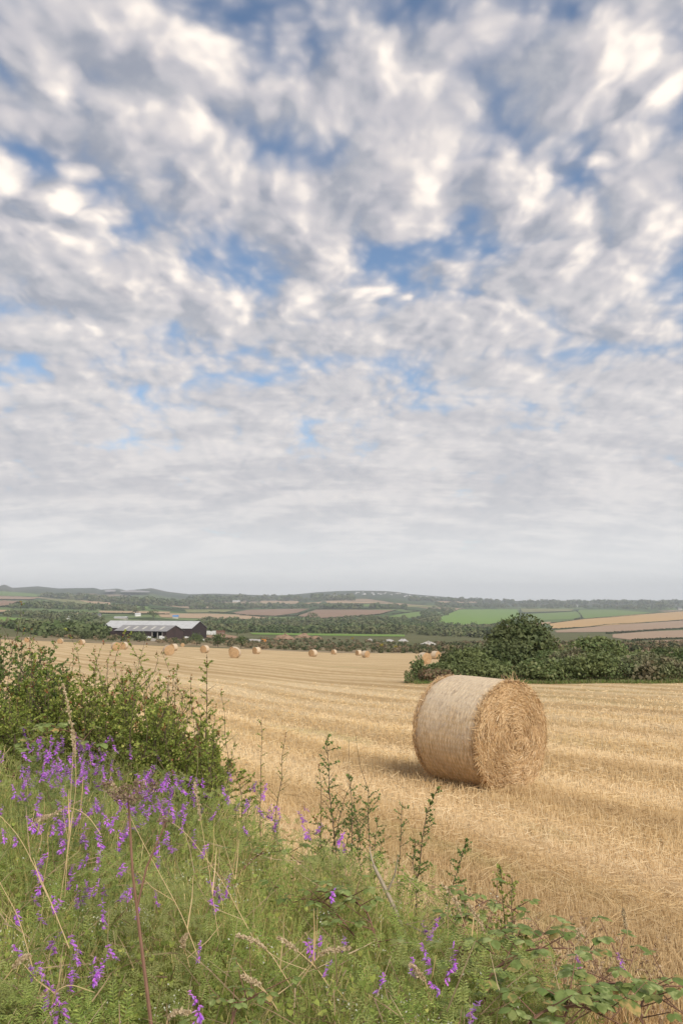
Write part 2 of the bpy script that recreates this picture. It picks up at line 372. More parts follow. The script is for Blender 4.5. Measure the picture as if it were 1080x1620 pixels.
# valley and far hills: one sheet, rising to the skyline
def valley_col(q):
    p = wpos(q); x, y, z = q.sep(p)
    pv = q.v('MULTIPLY', p, (1/330., 1/620., 0)); pv = q.v('ADD', pv, q.v('SCALE', q.noise(p, .0012, 2, color=True), sc=.7))
    nd = q.n('ShaderNodeTexVoronoi', feature='F1', voronoi_dimensions='2D'); q.put(nd.inputs['Vector'], pv); nd.inputs['Scale'].default_value = 1.0
    cell = q.sep(nd.outputs['Color'])[0]
    e = q.n('ShaderNodeTexVoronoi', feature='DISTANCE_TO_EDGE', voronoi_dimensions='2D'); q.put(e.inputs['Vector'], pv); e.inputs['Scale'].default_value = 1.0
    far = q.ramp(cell, [(0,(.075,.11,.04)),(.22,(.15,.20,.075)),(.40,(.10,.14,.055)),(.55,(.38,.28,.18)),(.66,(.18,.23,.09)),(.80,(.34,.26,.16)),(.9,(.08,.12,.045))], 'CONSTANT')
    far = q.mix(q.sm(e.outputs['Distance'], .02, .07, .85, 0), far, (.035,.055,.022))
    near = q.mix(q.noise(p, .03, 5, .6), (.075,.10,.035), (.20,.175,.095)); near = q.mix(q.m('MULTIPLY', q.sm(y, 420, 300), q.sm(q.noise(p, .05, 4), .35, .55)), near, (.30,.225,.14))
    c = q.mix(q.sm(y, 900, 1500), near, far)
    hill = q.mix(q.noise(p, .004, 5, .6), (.045,.065,.045), (.12,.135,.085))
    return q.mix(q.sm(y, 4300, 5600, 0, .85), c, hill)
MAT['valley'] = mat('valley_land', valley_col, .95, None, .05)
pxs = np.concatenate([np.linspace(-400, -20, 60), np.linspace(-14, 1100, 480), np.linspace(1110, 1500, 60)])
tt = np.linspace(-.06, 1, 130)
E = edge_py(pxs); Pp = np.interp(pxs, *PROF)
PY = E[None]+(Pp-E)[None]*tt[:, None]; PX = np.repeat(pxs[None], len(tt), 0)
VV = land(PX, PY); VV[0, :, 2] -= 0; VV[:6, :, 2] -= .5*(1-np.arange(6)[:, None]/6)
back = VV[-1:].copy(); back[..., 1] *= 1.25; back[..., 0] *= 1.25; back[..., 2] -= 120
VV = np.concatenate([VV, back])
tagit(M().add(VV, gridfaces(len(VV), len(pxs))).obj('hills', MAT['valley'], smooth=True), kind='structure', label='rolling valley and low hills rising to the skyline')

# distant fields laid on the valley
def fieldmat(name, a, b, sc=.02, stripe=0):
    def f(q):
        p = wpos(q); n_ = q.noise(q.v('MULTIPLY', p, (sc, sc*.5, 0)), 1.0, 5.0, .6)
        c = q.mix(n_, a, b)
        if stripe:
            x, y, z = q.sep(p); w = q.m('SINE', q.m('MULTIPLY', q.m('MULTIPLY_ADD', x, 1.0, q.m('MULTIPLY', y, .35)), stripe))
            c = q.mix(q.sm(w, -.2, .8, 0, .35), c, tuple(k*.72 for k in a))
        return c
    return mat(name, f, .95, None, .05)
FM = {'tan': fieldmat('field_tan', (.40,.28,.17), (.52,.38,.24)), 'brown': fieldmat('field_brown', (.28,.185,.125), (.38,.26,.18), .015, .35),
      'orange': fieldmat('field_gold', (.48,.31,.14), (.58,.39,.19), .02), 'pink': fieldmat('field_pinkish', (.36,.25,.165), (.46,.335,.235), .02, .22),
      'green': fieldmat('field_green', (.15,.23,.065), (.21,.28,.09)), 'bright': fieldmat('field_bright_green', (.16,.27,.06), (.22,.32,.085)),
      'olive': fieldmat('field_olive', (.21,.22,.085), (.28,.27,.12))}
def farfield(kind, poly, label, lift=.5):
    P_ = np.array(poly, float); x0, x1 = P_[:, 0].min(), P_[:, 0].max()
    n = max(4, int((x1-x0)/2.0)); xs = np.linspace(x0+.01, x1-.01, n); top = []; bot = []
    for x in xs:
        c = []
        for a, b in zip(P_, np.roll(P_, -1, 0)):
            if (a[0]-x)*(b[0]-x) <= 0 and a[0] != b[0]: c.append(a[1]+(b[1]-a[1])*(x-a[0])/(b[0]-a[0]))
        top.append(min(c)); bot.append(max(c))
    top, bot = np.array(top), np.array(bot); k = 9; t = np.linspace(0, 1, k)[:, None]
    py = top[None]*(1-t)+bot[None]*t; px = np.repeat(xs[None], k, 0)
    V = land(px, py, lift*np.maximum(.6, dmap(px, py)/1200))
    tagit(M().add(V, gridfaces(k, n)).obj('distant_field', FM[kind], smooth=True), kind='structure', label=label)
farfield('orange', [(868,987),(930,979),(1000,973),(1110,966),(1110,978),(1000,987),(930,992),(874,995)], 'golden cut field at the top of the right hand slope')
farfield('pink', [(876,998),(960,990),(1110,980),(1110,992),(970,1000),(880,1001)], 'pinkish brown stripe of field below the golden one')
farfield('pink', [(968,1004),(1020,999.5),(1110,996),(1110,1010),(1000,1013),(968,1009)], 'pale brown field stripe lower on the right slope')
farfield('brown', [(1030,1014),(1110,1011),(1110,1022),(1036,1022)], 'dull brown field corner at the right edge behind the hedge')
farfield('bright', [(677,987),(694,977),(712,970),(727,964.5),(817,964),(822,974),(800,983),(778,988.5),(735,990.5)], 'bright green pasture in the middle of the far slope')
farfield('olive', [(823,963.2),(907,963.8),(903,967),(826,969)], 'narrow olive green strip of pasture above the round bush')
farfield('green', [(827,972),(870,970),(910,967.7),(918,976),(905,980),(850,982)], 'green pasture just behind the round bush')
farfield('green', [(915,965),(970,965),(1032,970),(985,975),(925,979.5),(912,970)], 'long green pasture above the golden field')
farfield('tan', [(760,993),(790,991.3),(870,984),(872,986.5),(800,996),(768,999)], 'small gold field beside the round bush')
farfield('green', [(614,975.5),(640,971),(665,968),(667,974),(650,978),(628,978)], 'small green pasture left of the bright one')
farfield('brown', [(470,975),(500,965),(560,965),(627,965.5),(610,970),(598,972),(540,976.5),(510,978.5)], 'brown ploughed looking field right of centre')
farfield('brown', [(365,970),(392,965.3),(440,964),(490,963.3),(470,970),(437,974.5),(380,973.2)], 'brown field left of centre on the far slope')
farfield('tan', [(250,971),(330,971),(375,972.8),(424,977.5),(412,980),(330,979),(255,977)], 'long pale tan field behind the farm buildings')
farfield('olive', [(292,964.5),(375,964.8),(355,969),(296,969.5)], 'olive strip of pasture above the pale tan field')
farfield('tan', [(412,951),(470,951),(476,955),(437,957),(412,955)], 'far tan field under the low ridge')
farfield('tan', [(472,955),(510,952.5),(500,957.5)], 'far small tan triangle of field')
farfield('tan', [(515,951),(600,953.3),(600,955),(517,954.8)], 'far thin tan field under the town')
farfield('green', [(515,957),(600,956.2),(600,960),(520,960)], 'far pale green field under the town')
farfield('green', [(-20,934.5),(30,937.5),(57,940),(60,944.5),(-20,942)], 'far green pasture at the left edge')
farfield('pink', [(-20,944),(30,944),(62,946),(50,948.2),(-20,948)], 'far tan field at the left edge')
farfield('brown', [(-20,950.5),(32,951),(50,955.5),(32,959),(-20,960)], 'far brown field at the left edge')
farfield('brown', [(42,950.5),(115,955),(107,957.5),(58,954.5)], 'far brown wedge of field on the left')
farfield('olive', [(62,947.3),(120,949),(150,956),(175,958),(130,957)], 'far olive wedge of pasture on the left')
farfield('tan', [(120,949.5),(175,953.5),(175,957.5),(140,954.5)], 'far tan wedge of field on the left')
farfield('pink', [(185,948.3),(265,949.5),(262,952.8),(200,952.5)], 'far pale pink field under the left hills')
farfield('green', [(75,940.5),(185,946),(265,947.2),(262,948.6),(180,947.8),(80,943)], 'far green ribbon under the left hills')
farfield('green', [(150,957),(235,960),(235,964),(160,962)], 'far mid green field on the left')
farfield('tan', [(-20,964.5),(48,966.5),(48,969.5),(-20,968.5)], 'thin tan field at the left edge')
farfield('tan', [(122,970),(155,969.5),(150,974),(122,976)], 'small tan field left of the farm')
farfield('tan', [(155,966.5),(270,968),(268,971),(160,969.5)], 'long thin tan field behind the farm')
farfield('bright', [(-20,975),(40,979),(95,984),(65,988),(-20,983)], 'bright green pasture at the left edge')
farfield('bright', [(143,989),(180,991),(176,994.5),(150,992.8)], 'small bright green paddock left of the barns')
farfield('olive', [(630,958),(700,958.5),(700,961.5),(640,961)], 'far pale field below the town on the right')
farfield('tan', [(690,951.5),(760,952.5),(760,954),(700,954)], 'far thin tan field near the skyline')
farfield('bright', [(395,1001.5),(520,1003),(640,1004.5),(640,1007.5),(520,1006),(400,1004)], 'thin green meadow strip behind the rough ground')

FM['quarry'] = fieldmat('quarry_white', (.34,.32,.31), (.48,.46,.45))
farfield('quarry', [(165,938.2),(172,936.8),(184,937.3),(183,940),(166,940.2)], 'pale quarry face on the far left hills', 4)
farfield('quarry', [(190,939),(205,937.6),(228,938.8),(238,939.6),(236,941),(192,940.6)], 'second pale quarry face below the highest left hill', 4)
# ================================================================== distant planting and buildings
def clumps(pos, rad, nq, qs, r=rng, flat=.8):
    """leafy clumps: nq leaf masses spread through each lumpy crown"""
    m = len(pos); d = rand_dir(m*nq, .25, r).reshape(m, nq, 3)
    rr = rad[:, None, None]*(.45+.6*r.random((m, nq, 1)))
    p = pos[:, None, :]+d*rr*np.array([1, 1, flat])
    p = p.reshape(-1, 3); nrml = nrm(d.reshape(-1, 3)+.6*r.normal(size=(m*nq, 3)))
    t = nrm(np.cross(nrml, r.normal(size=nrml.shape))); b = np.cross(nrml, t)
    s_ = qs*np.repeat(rad, nq)*(.6+.8*r.random(m*nq))
    Q = [(-.5,-.4,0),(.1,-.55,.1),(.55,.05,0),(.2,.5,-.1),(-.4,.4,0)]
    return inst([(-.5,-.45,.1),(.5,-.4,-.05),(.42,.5,.1),(-.4,.45,-.08)], [(0,1,2,3)], p, (t, b, nrml), s_)
FOL = {}
for nm, st, pt in (('wood', [(.08,.115,.04),(.115,.155,.055),(.15,.18,.075),(.09,.125,.045)], (.17,.175,.085)),
                   ('hedgerow', [(.05,.07,.028),(.08,.10,.04),(.065,.08,.03)], (.09,.085,.045)),
                   ('scrub', [(.06,.085,.03),(.10,.12,.045),(.045,.065,.022),(.15,.15,.07)], (.27,.20,.12))):
    FOL[nm] = leafmat('foliage_'+nm, st, .15, .8, patch=pt, pscale=.012 if nm != 'scrub' else .12)
def inpoly(px, py, P_):
    c = np.zeros(len(px), bool); P_ = np.array(P_, float)
    for a, b in zip(P_, np.roll(P_, -1, 0)):
        cond = ((a[1] > py) != (b[1] > py)); c ^= cond & (px < (b[0]-a[0])*(py-a[1])/(b[1]-a[1]+1e-12)+a[0])
    return c
def wood(name, poly, n, r0, r1, label, m_='wood', nq=46, qs=.42, kind='stuff', cat='wood'):
    P_ = np.array(poly, float); px = rng.uniform(P_[:, 0].min(), P_[:, 0].max(), n*4); py = rng.uniform(P_[:, 1].min(), P_[:, 1].max(), n*4)
    k = inpoly(px, py, poly); px, py = px[k][:n], py[k][:n]
    rad = rng.uniform(r0, r1, len(px)); pos = land(px, py); pos[:, 2] += rad*.45
    V, Fc = clumps(pos, rad, nq, qs)
    o = M().add(V, Fc).obj(name, FOL[m_], off=tuple(pos.mean(0)))
    return tagit(o, label, cat, kind=kind)
wood('woodland', [(330,979),(420,982),(470,979),(520,980),(590,975),(615,979),(660,977),(680,988),(740,992),(800,992),(800,1012),(640,1004),(520,1003),(400,1001),(330,997),(300,990)], 900, 3.5, 6.5, 'dark green woodland filling the valley bottom behind the rough ground')
wood('woodland', [(660,984),(668,968),(685,961),(712,962),(722,966),(700,977),(690,986)], 110, 5, 9, 'darker wood running up beside the bright green pasture')
wood('woodland', [(0,969),(120,972),(160,976),(140,985),(100,982),(0,975)], 190, 4, 6.5, 'dark belt of trees above the bright left hand pasture')
wood('woodland', [(60,988),(100,984),(150,988),(150,993),(185,995),(160,1010),(60,1006),(0,990)], 240, 3.2, 5.5, 'dark scrubby wood between the left hand pasture and the barns')
wood('woodland', [(50,956),(110,958),(200,962),(235,966),(150,966),(60,963),(0,963)], 150, 8, 13, 'far dark belt of trees on the left')
wood('woodland', [(62,943.5),(115,944),(180,950),(270,954.5),(320,957),(320,961),(240,958),(120,950)], 160, 14, 22, 'far line of woodland under the left hills')
wood('woodland', [(300,958),(480,958),(510,960),(640,960),(640,963.5),(480,963),(300,963)], 200, 9, 15, 'far dark trees along the middle of the valley')
wood('woodland', [(690,955),(850,956),(960,958),(1080,958),(1110,962),(1060,965),(960,963),(820,962),(690,962)], 280, 8, 15, 'dark trees along the top of the far right slope')
wood('woodland', [(300,949),(420,947),(560,948),(560,950),(300,954)], 130, 16, 30, 'faint bluish woodland below the far ridge')
wood('woodland', [(650,948),(830,953),(1080,953.5),(1080,956.5),(840,956),(650,951)], 200, 14, 26, 'faint distant woods under the skyline on the right')
wood('woodland', [(320,985),(345,986),(390,996),(390,1003),(330,1000)], 60, 3, 5, 'scrubby trees right of the brown barn')
# rough ground behind the stubble
wood('rough_ground_scrub', [(60,1009),(160,1013),(235,1017),(300,1021),(330,1021),(400,1026),(480,1029),(600,1033),(690,1037),(690,1022),(560,1012),(430,1010),(340,1012),(180,1006),(60,1002)], 650, .6, 1.4, 'low brown and green scrub on rough ground behind the stubble', 'scrub', 60, .4, cat='scrub')
wood('rough_ground_scrub', [(690,1020),(1110,1018),(1110,1032),(690,1032)], 700, 1.2, 2.2, 'green scrub behind the right hand hedge', 'scrub', 60, .4, cat='scrub')

def hedgerow(pts, h, label, m_='hedgerow'):
    P_ = np.array(pts, float); L = np.concatenate([[0], np.cumsum(np.linalg.norm(np.diff(P_, axis=0), axis=1))])
    n = max(6, int(L[-1]*.9)); t = np.linspace(0, L[-1], n); px = np.interp(t, L, P_[:, 0]); py = np.interp(t, L, P_[:, 1])
    pos = land(px, py); d = pos[:, 1]; rad = h*(.55+.35*rng.random(n))*.6; pos[:, 2] += rad*.6
    # fill the run between neighbouring samples
    k = 3; pp = np.concatenate([pos[:-1]+(pos[1:]-pos[:-1])*j/k for j in range(k)]); rr = np.concatenate([rad[:-1]]*k)*(.7+.6*rng.random((n-1)*k))
    V, Fc = clumps(pp, rr, 22, .6)
    return tagit(M().add(V, Fc).obj('hedgerow', FOL[m_], off=tuple(pos[0])), label, 'hedgerow', 'hedgerows between the distant fields')
for pts, h, lb in [
    ([(820,969.5),(870,969),(900,966.5),(1110,972.5)], 0, None),
    ([(868,987),(930,979),(1000,973),(1045,969),(1110,965)], 3.2, 'dark hedge along the top of the golden field'),
    ([(872,996),(930,992.5),(960,988.5),(1000,986.5),(1110,979.5)], 2.6, 'thin hedge between the golden and the pinkish field'),
    ([(960,1003),(1010,1000),(1050,996.5),(1110,994)], 3.4, 'thick dark hedge between the two lower brown stripes'),
    ([(1000,1014),(1050,1011.5),(1110,1010.5)], 2.2, 'low hedge at the foot of the right slope'),
    ([(712,970),(727,964),(817,963.5),(850,962.5)], 4.5, 'hedge along the top of the bright green pasture'),
    ([(677,988),(694,977),(712,970)], 4, 'hedge climbing the left side of the bright green pasture'),
    ([(822,963),(823,970),(826,975),(822,980)], 4, 'short hedge between the bright pasture and the next'),
    ([(826,970.5),(870,969.3),(905,967.2),(918,965)], 4, 'hedge between the olive strip and the green pasture'),
    ([(911,966),(918,973),(920,979),(908,981)], 5, 'bushy hedge running down between two green pastures'),
    ([(735,991),(778,989),(800,983),(823,980)], 4, 'hedge along the foot of the bright green pasture'),
    ([(500,964),(560,963.5),(640,963.5)], 5, 'hedge along the top of the brown ploughed field'),
    ([(440,976),(470,974),(497,964)], 5, 'slanting hedge between the two brown fields'),
    ([(510,979),(550,977),(600,972.5),(628,965)], 4, 'hedge under the right hand brown field'),
    ([(380,974),(437,975.5),(450,976)], 4, 'hedge under the left hand brown field'),
    ([(330,968.5),(365,970.5),(392,974),(425,977.5)], 4, 'hedge along the top of the pale tan field'),
    ([(240,964),(300,964),(360,963.8),(400,963)], 5, 'hedge along the top of the olive strip'),
    ([(-20,970.5),(48,970.5),(100,971)], 4, 'hedge at the left edge under the thin tan field'),
    ([(-20,949.3),(32,949.3),(55,950)], 6, 'far hedge between the two fields at the left edge'),
    ([(-20,961),(32,960),(60,955)], 6, 'far hedge under the brown field at the left edge'),
    ([(120,958),(175,958.5),(235,959)], 6, 'far hedge in the left middle distance'),
    ([(160,971),(268,972.5)], 4, 'hedge behind the farm under the thin tan field'),
    ([(640,965),(665,967),(620,972)], 4, 'hedge around the small green pasture'),
    ([(-20,985),(65,989),(100,984)], 3, 'hedge along the foot of the bright left pasture'),
    ([(920,980),(980,976),(1040,970.5)], 3.4, 'dark hedge under the long green pasture')]:
    if h: hedgerow(pts, h, lb)

# single trees in the distance
def crown_at(name, base, r, h, label, cat, group=None, nq=260, leaf=None, trunkr=.22, flatb=.8, seed=1, qs=.26):
    r_ = np.random.default_rng(seed); b = np.asarray(base, float)
    t = empty(name, b, label, cat, group)
    k = 9; d = rand_dir(k, .3, r_); c = b+np.array([0, 0, h*.58])+d*np.array([r*.5, r*.5, h*.24])
    rad = r*(.42+.22*r_.random(k)); V, Fc = clumps(c, rad, nq//k, qs, r_, flatb)
    M().add(V, Fc).obj('crown', leaf or FOL['wood'], t)
    m = M(); m.add(*tube(curve(b-[0,0,.3], b+[0, 0, h*.6], 5, wob=r*.03, r=r_), np.linspace(trunkr, trunkr*.5, 5)))
    for i in range(3): m.add(*tube(curve(b+[0,0,h*.3], c[i], 4), np.linspace(trunkr*.5, trunkr*.15, 4)))
    m.obj('trunk', MAT['twig'], t)
    return t
for i, (px, py, hp, wp, lb) in enumerate([(243,979,15,20,'round dark tree directly behind the white barn roof'),(495,979,9,18,'round dark tree on the top edge of the valley wood'),
    (515,962,6,10,'small round tree left above the brown field'),(548,962,7,14,'round tree above the middle of the brown field'),
    (38,985,7,9,'lone round tree in the bright left pasture'),(748,991,7,14,'round tree at the foot of the bright green pasture'),
    (692,989,4,8,'low bush at the left foot of the bright pasture'),(215,972,10,18,'dark tree by the white roofed farmhouse'),
    (160,985,10,14,'dark tree left of the farmhouse'),(590,962,6,14,'wide tree right above the brown field'),
    (145,981,9,12,'bushy tree beside the grey stone house'),(375,1005,9,16,'dark bush right of the barns'),(1045,963,8,24,'big dark tree on the skyline at the right'),
    (190,955,5,12,'faint far tree on the left slope')]):
    b = land(px, py); s_ = b[1]/1247
    crown_at('distant_tree', b, wp*s_*.5, hp*s_, lb, 'tree', 'single trees out in the valley', 200, seed=40+i, trunkr=.1*hp*s_*.3)
for i, (px, py, hp, wp, lb) in enumerate([(345,1027,19,30,'dark round bush at the stubble edge right of the barns'),(382,1029,17,26,'second dark bush at the stubble edge'),
    (312,1021,17,26,'dark bush in front of the barn gable'),(222,1014,9,36,'low green bush in front of the long barn wall'),
    (130,1011,12,30,'dark bush at the stubble edge on the left'),(95,1008,11,26,'dark bush behind the left hand bales')]):
    b = land(px, min(py, edge_py(np.array([float(px)]))[0]-1)); s_ = b[1]/1247
    crown_at('field_edge_bush', b, wp*s_*.5, hp*s_*1.1, lb, 'bush', 'bushes along the far edge of the stubble', 420, seed=70+i, trunkr=.12, qs=.2)

# ---- farm
def plain(name, c, var=.12, rough=.7, sc=3.0): 
    return mat(name, lambda q: q.mix(q.noise(wpos(q), sc, 4), tuple(k*(1-var) for k in c), tuple(min(1, k*(1+var)) for k in c)), rough)
def sheet(name, a, b, per=1.0, rough=.55):
    def f(q):
        n_ = q.n('ShaderNodeTexCoord').outputs['Object']; x, y, z = q.sep(n_)
        w = q.m('SINE', q.m('MULTIPLY', x, 6.283/per)); c = q.mix(q.sm(w, -.6, .9), a, b)
        return q.mix(q.sm(q.noise(n_, .5, 4), .4, .7, 0, .5), c, tuple(k*.8 for k in a))
    return mat(name, f, rough)
MAT['roof_grey'] = sheet('fibre_cement_roof', (.25,.24,.235), (.36,.35,.34), 1.1); MAT['roof_white'] = sheet('pale_sheet_roof', (.46,.46,.45), (.60,.60,.59), 1.2)
MAT['cladding'] = sheet('maroon_cladding', (.045,.030,.030), (.075,.048,.045), .8); MAT['white_wall'] = plain('white_render', (.72,.71,.68))
MAT['slate'] = plain('slate', (.14,.14,.15)); MAT['light_panel'] = plain('rooflight', (.55,.53,.46)); MAT['concrete'] = plain('concrete', (.45,.42,.38))
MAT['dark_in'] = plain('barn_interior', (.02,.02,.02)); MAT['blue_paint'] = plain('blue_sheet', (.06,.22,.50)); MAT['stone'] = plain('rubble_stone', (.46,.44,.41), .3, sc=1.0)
MAT['orange_paint'] = plain('orange_paint', (.62,.24,.04)); MAT['rubber'] = plain('black_rubber', (.03,.03,.03)); MAT['glass'] = plain('dark_glass', (.04,.05,.06), rough=.15)
MAT['earth'] = plain('bare_earth', (.30,.20,.13), .25, sc=.8); MAT['post'] = plain('rusty_post', (.22,.12,.08))
def prism(pts_xz, y0, y1, axis='x'):
    """extrude a closed (y,z) profile along x"""
    n = len(pts_xz); V = [(y0, a, b) for a, b in pts_xz]+[(y1, a, b) for a, b in pts_xz]
    Q = [(i, (i+1) % n, n+(i+1) % n, n+i) for i in range(n)]
    return np.array(V, float), np.array(Q)
def barn(name, L, Wd, eave, ridge, loc, rz, label, wallm, roofm, lights=0, door=None, over=.5):
    """local x runs along the ridge; built about the middle of its floor"""
    t = empty(name, loc, label, 'barn', None, rz); K = lambda m, nm, mt: _part(m, nm, mt, t)
    h = Wd/2; m = M()
    if door:
        a, b, dh = door
        m.add(*boxmesh(-L/2, a, -h, -h+.3, -2, eave)).add(*boxmesh(b, L/2, -h, -h+.3, -2, eave)).add(*boxmesh(a, b, -h, -h+.3, dh, eave))
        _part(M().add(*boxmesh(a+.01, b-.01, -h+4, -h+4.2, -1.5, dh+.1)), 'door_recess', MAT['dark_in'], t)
        for xx in (a, b-.35, (a+b)/2): _part(M().add(*boxmesh(xx, xx+.35, -h-.06, -h+.34, -1.5, dh+.02)), 'door_post', MAT['concrete'], t)
    else: m.add(*boxmesh(-L/2, L/2, -h, -h+.3, -2, eave))
    m.add(*boxmesh(-L/2, L/2, h-.3, h, -2, eave))
    for x0 in (-L/2+.01, L/2-.31):
        V, Q = prism([(-h+.31, -2), (h-.31, -2), (h-.31, eave), (0, ridge-.1), (-h+.31, eave)], x0, x0+.3); m.add(V, Q)
        m.add(V, np.array([(0, 1, 2, 4)])); m.add(V, np.array([(4, 2, 3)])); m.add(V, np.array([(9, 7, 6, 5)])); m.add(V, np.array([(8, 7, 9)]))
    K(m, 'wall', wallm)
    dz = (ridge-eave)/h*over; rl = L/2+over
    for s_ in (-1, 1):
        V = np.array([(x, y, z+q) for q in (0, .12) for x, y, z in ((-rl, s_*(h+over), eave-dz), (rl, s_*(h+over), eave-dz), (rl, s_*.01, ridge+.02), (-rl, s_*.01, ridge+.02))], float)
        rf = K(M().add(V, [(0,3,2,1),(4,5,6,7),(0,1,5,4),(1,2,6,5),(2,3,7,6),(3,0,4,7)]), 'roof_slope', roofm)
        if lights and s_ < 0:
            for k in range(lights):
                x0 = -L/2+(k+.75)*L/lights*.86; a, b = .28, .78
                f = lambda tt: (-(h+over)*(1-tt), eave-dz+(ridge+dz-eave)*tt+.16)
                V = np.array([(x0, *f(a)), (x0+1.5, *f(a)), (x0+1.5, *f(b)), (x0, *f(b))]); o = M().add(V, [(0,1,2,3)]).mesh('roof_light', MAT['light_panel'])
                oo = bpy.data.objects.new('roof_light', o); COL.objects.link(oo); oo.parent = rf
    return t
def _part(m, nm, mt, parent):
    o = bpy.data.objects.new(nm, m.mesh(nm, mt)); COL.objects.link(o); o.parent = parent; return o
bf = land(236, 1009); bf[2] += .3
barn('barn', 34, 15, 3.7, 6.4, bf, R(-24), 'long low brown clad barn with grey roof and open doorway', MAT['cladding'], MAT['roof_grey'], 5, (7.5, 14.5, 3.2))
bb = land(244, 1006); bb[2] += .6
barn('barn', 62, 20, 4.6, 8.6, bb, R(-17), 'larger barn with white roof standing behind the brown one', MAT['cladding'], MAT['roof_white'])
# houses
def house_proto():
    t = empty('house', (0, 0, 0), 'tiny white house with grey roof in the far hillside town', 'house', 'white houses of the far town')
    m = M().add(*boxmesh(-5.5, 5.5, -4, 4, -3, 5.2)); 
    for x0 in (-5.49, 5.19):
        V, Q = prism([(-3.99, 5.2), (3.99, 5.2), (0, 7.8)], x0, x0+.3); m.add(V, Q); m.add(V, np.array([(0,1,2)])); m.add(V, np.array([(5,4,3)]))
    _part(m, 'wall', MAT['white_wall'], t)
    m = M()
    for s_ in (-1, 1):
        V = np.array([(x, y, z+q) for q in (0, .2) for x, y, z in ((-6, s_*4.5, 4.95), (6, s_*4.5, 4.95), (6, s_*.01, 8.1), (-6, s_*.01, 8.1))], float)
        m.add(V, [(0,3,2,1),(4,5,6,7),(0,1,5,4),(1,2,6,5),(2,3,7,6),(3,0,4,7)])
    m.add(*boxmesh(3.6, 4.6, -.5, .5, 7.5, 9.3))
    _part(m, 'roof', MAT['slate'], t)
    return t
hp = house_proto()
town = []
for k in range(64):
    px = rng.uniform(520, 745); t = (px-520)/225
    top = np.interp(px, *PROF); py = top+rng.uniform(2.5, 8.5)*(1-.35*t) if px > 560 else top+rng.uniform(6, 12)
    town.append((px, py))
for k, (px, py) in enumerate(town):
    o = hp if k == 0 else copytree(hp)
    o.location = tuple(float(c) for c in land(px, py, 0.5)); o.rotation_euler = (0, 0, rng.uniform(-1.4, 1.4)); s_ = rng.uniform(.9, 1.5); o.scale = (s_*1.1, s_, s_)
def farmhouse(px, py, wid, hgt, label, roof='slate', rz=.3, wall='white_wall', name='farmhouse', cat='house'):
    o = copytree(hp); del o['group']; o.name = name; tagit(o, label, cat); p = land(px, py); s_ = p[1]/1247
    o.location = tuple(float(c) for c in p); o.rotation_euler = (0, 0, rz); o.scale = (wid*s_/11.5, wid*s_/13, hgt*s_/8)
    for c in o.children:
        mm = MAT[roof] if c.name.startswith('roof') else MAT[wall]
        c.data = c.data.copy(); c.data.materials[0] = mm
    return o
farmhouse(218, 975, 9, 5, 'white roofed farmhouse between dark trees behind the barns', 'roof_white', .5)
farmhouse(152, 977, 16, 6, 'grey stone house with slate roof left of the barns', 'slate', .1, 'concrete')
farmhouse(192, 979.5, 20, 4, 'low pale roofed shed at the left end of the white barn', 'roof_white', .05, 'concrete', 'shed', 'shed')
farmhouse(107, 979.5, 14, 4.5, 'small white building among trees far left of the barns', 'roof_white', .1, name='shed', cat='shed')
farmhouse(278, 978.5, 9, 5, 'small shed with a bright blue roof right of the dark tree', 'blue_paint', .1, 'concrete', 'shed', 'shed')
farmhouse(208, 962.5, 11, 4, 'pale roofed farm building on the far slope above the barns', 'roof_white', .1, 'concrete', 'shed', 'shed')
farmhouse(372, 952.5, 16, 3, 'long pale building far away below the ridge', 'roof_white', 0, name='shed', cat='shed')
farmhouse(910, 959.5, 6, 4, 'small white house among trees near the right skyline', 'slate', .2)
farmhouse(1003, 962.5, 5, 3.5, 'small white house left of the big skyline tree', 'slate', .2)
farmhouse(1074, 965, 7, 4, 'grey house beside the big skyline tree', 'slate', .2, 'concrete')
farmhouse(612, 961.5, 16, 4, 'tan farm buildings among trees above the brown field', 'slate', .1, 'concrete')
# yard clutter in front of the barns
def yard(name, px, py, w, h, label, cat, mt, parts=3, group=None):
    p = land(px, py); s_ = p[1]/1247; w *= s_; h *= s_; t = empty(name, p, label, cat, group, rng.uniform(-.3, .1))
    m = M(); k = parts
    for i in range(k):
        x0 = -w/2+i*w/k; m.add(*boxmesh(x0+.04, x0+w/k-.04, -.9, .9, -.5, h*(1 if i % 2 == 0 else .86)))
    _part(m, 'body', MAT[mt], t)
    m = M()
    for i in range(k): m.add(*boxmesh(-w/2+(i+.42)*w/k, -w/2+(i+.58)*w/k, -.96, .96, -.5, h*.5))
    _part(m, 'strap', MAT['concrete'], t)
    return t
yard('storage_tank', 232, 1011, 14, 4.5, 'row of white water tanks in front of the brown barn', 'tank', 'white_wall', 4)
yard('wrapped_pallet', 256, 1013, 7, 7, 'white wrapped pallets beside the barn doorway', 'pallet', 'white_wall', 2)
yard('storage_tank', 243, 1014, 7, 4, 'low pale crate by the yard entrance', 'crate', 'concrete', 2)
yard('wrapped_pallet', 296, 1011, 7, 4, 'small white stack beyond the barn gable', 'pallet', 'white_wall', 2)
yard('wrapped_pallet', 320, 1013.5, 6, 3, 'white sack pile beside the dark bush', 'pallet', 'white_wall', 2)
yard('container', 334, 1004, 15, 6, 'white storage container right of the barns', 'container', 'white_wall', 3)
yard('container', 349, 1003, 14, 6, 'rusty red stacked frames beside the white container', 'frames', 'post', 6)
yard('wrapped_pallet', 155, 1000, 16, 5, 'pale pens left of the white barn', 'pens', 'concrete', 5)
yard('van', 108, 980.5, 9, 2.6, 'white van parked far left among the trees', 'van', 'white_wall', 2)
yard('container', 417, 1015.5, 8, 4.5, 'orange machine body parked on the bare yard', 'digger', 'orange_paint', 2)
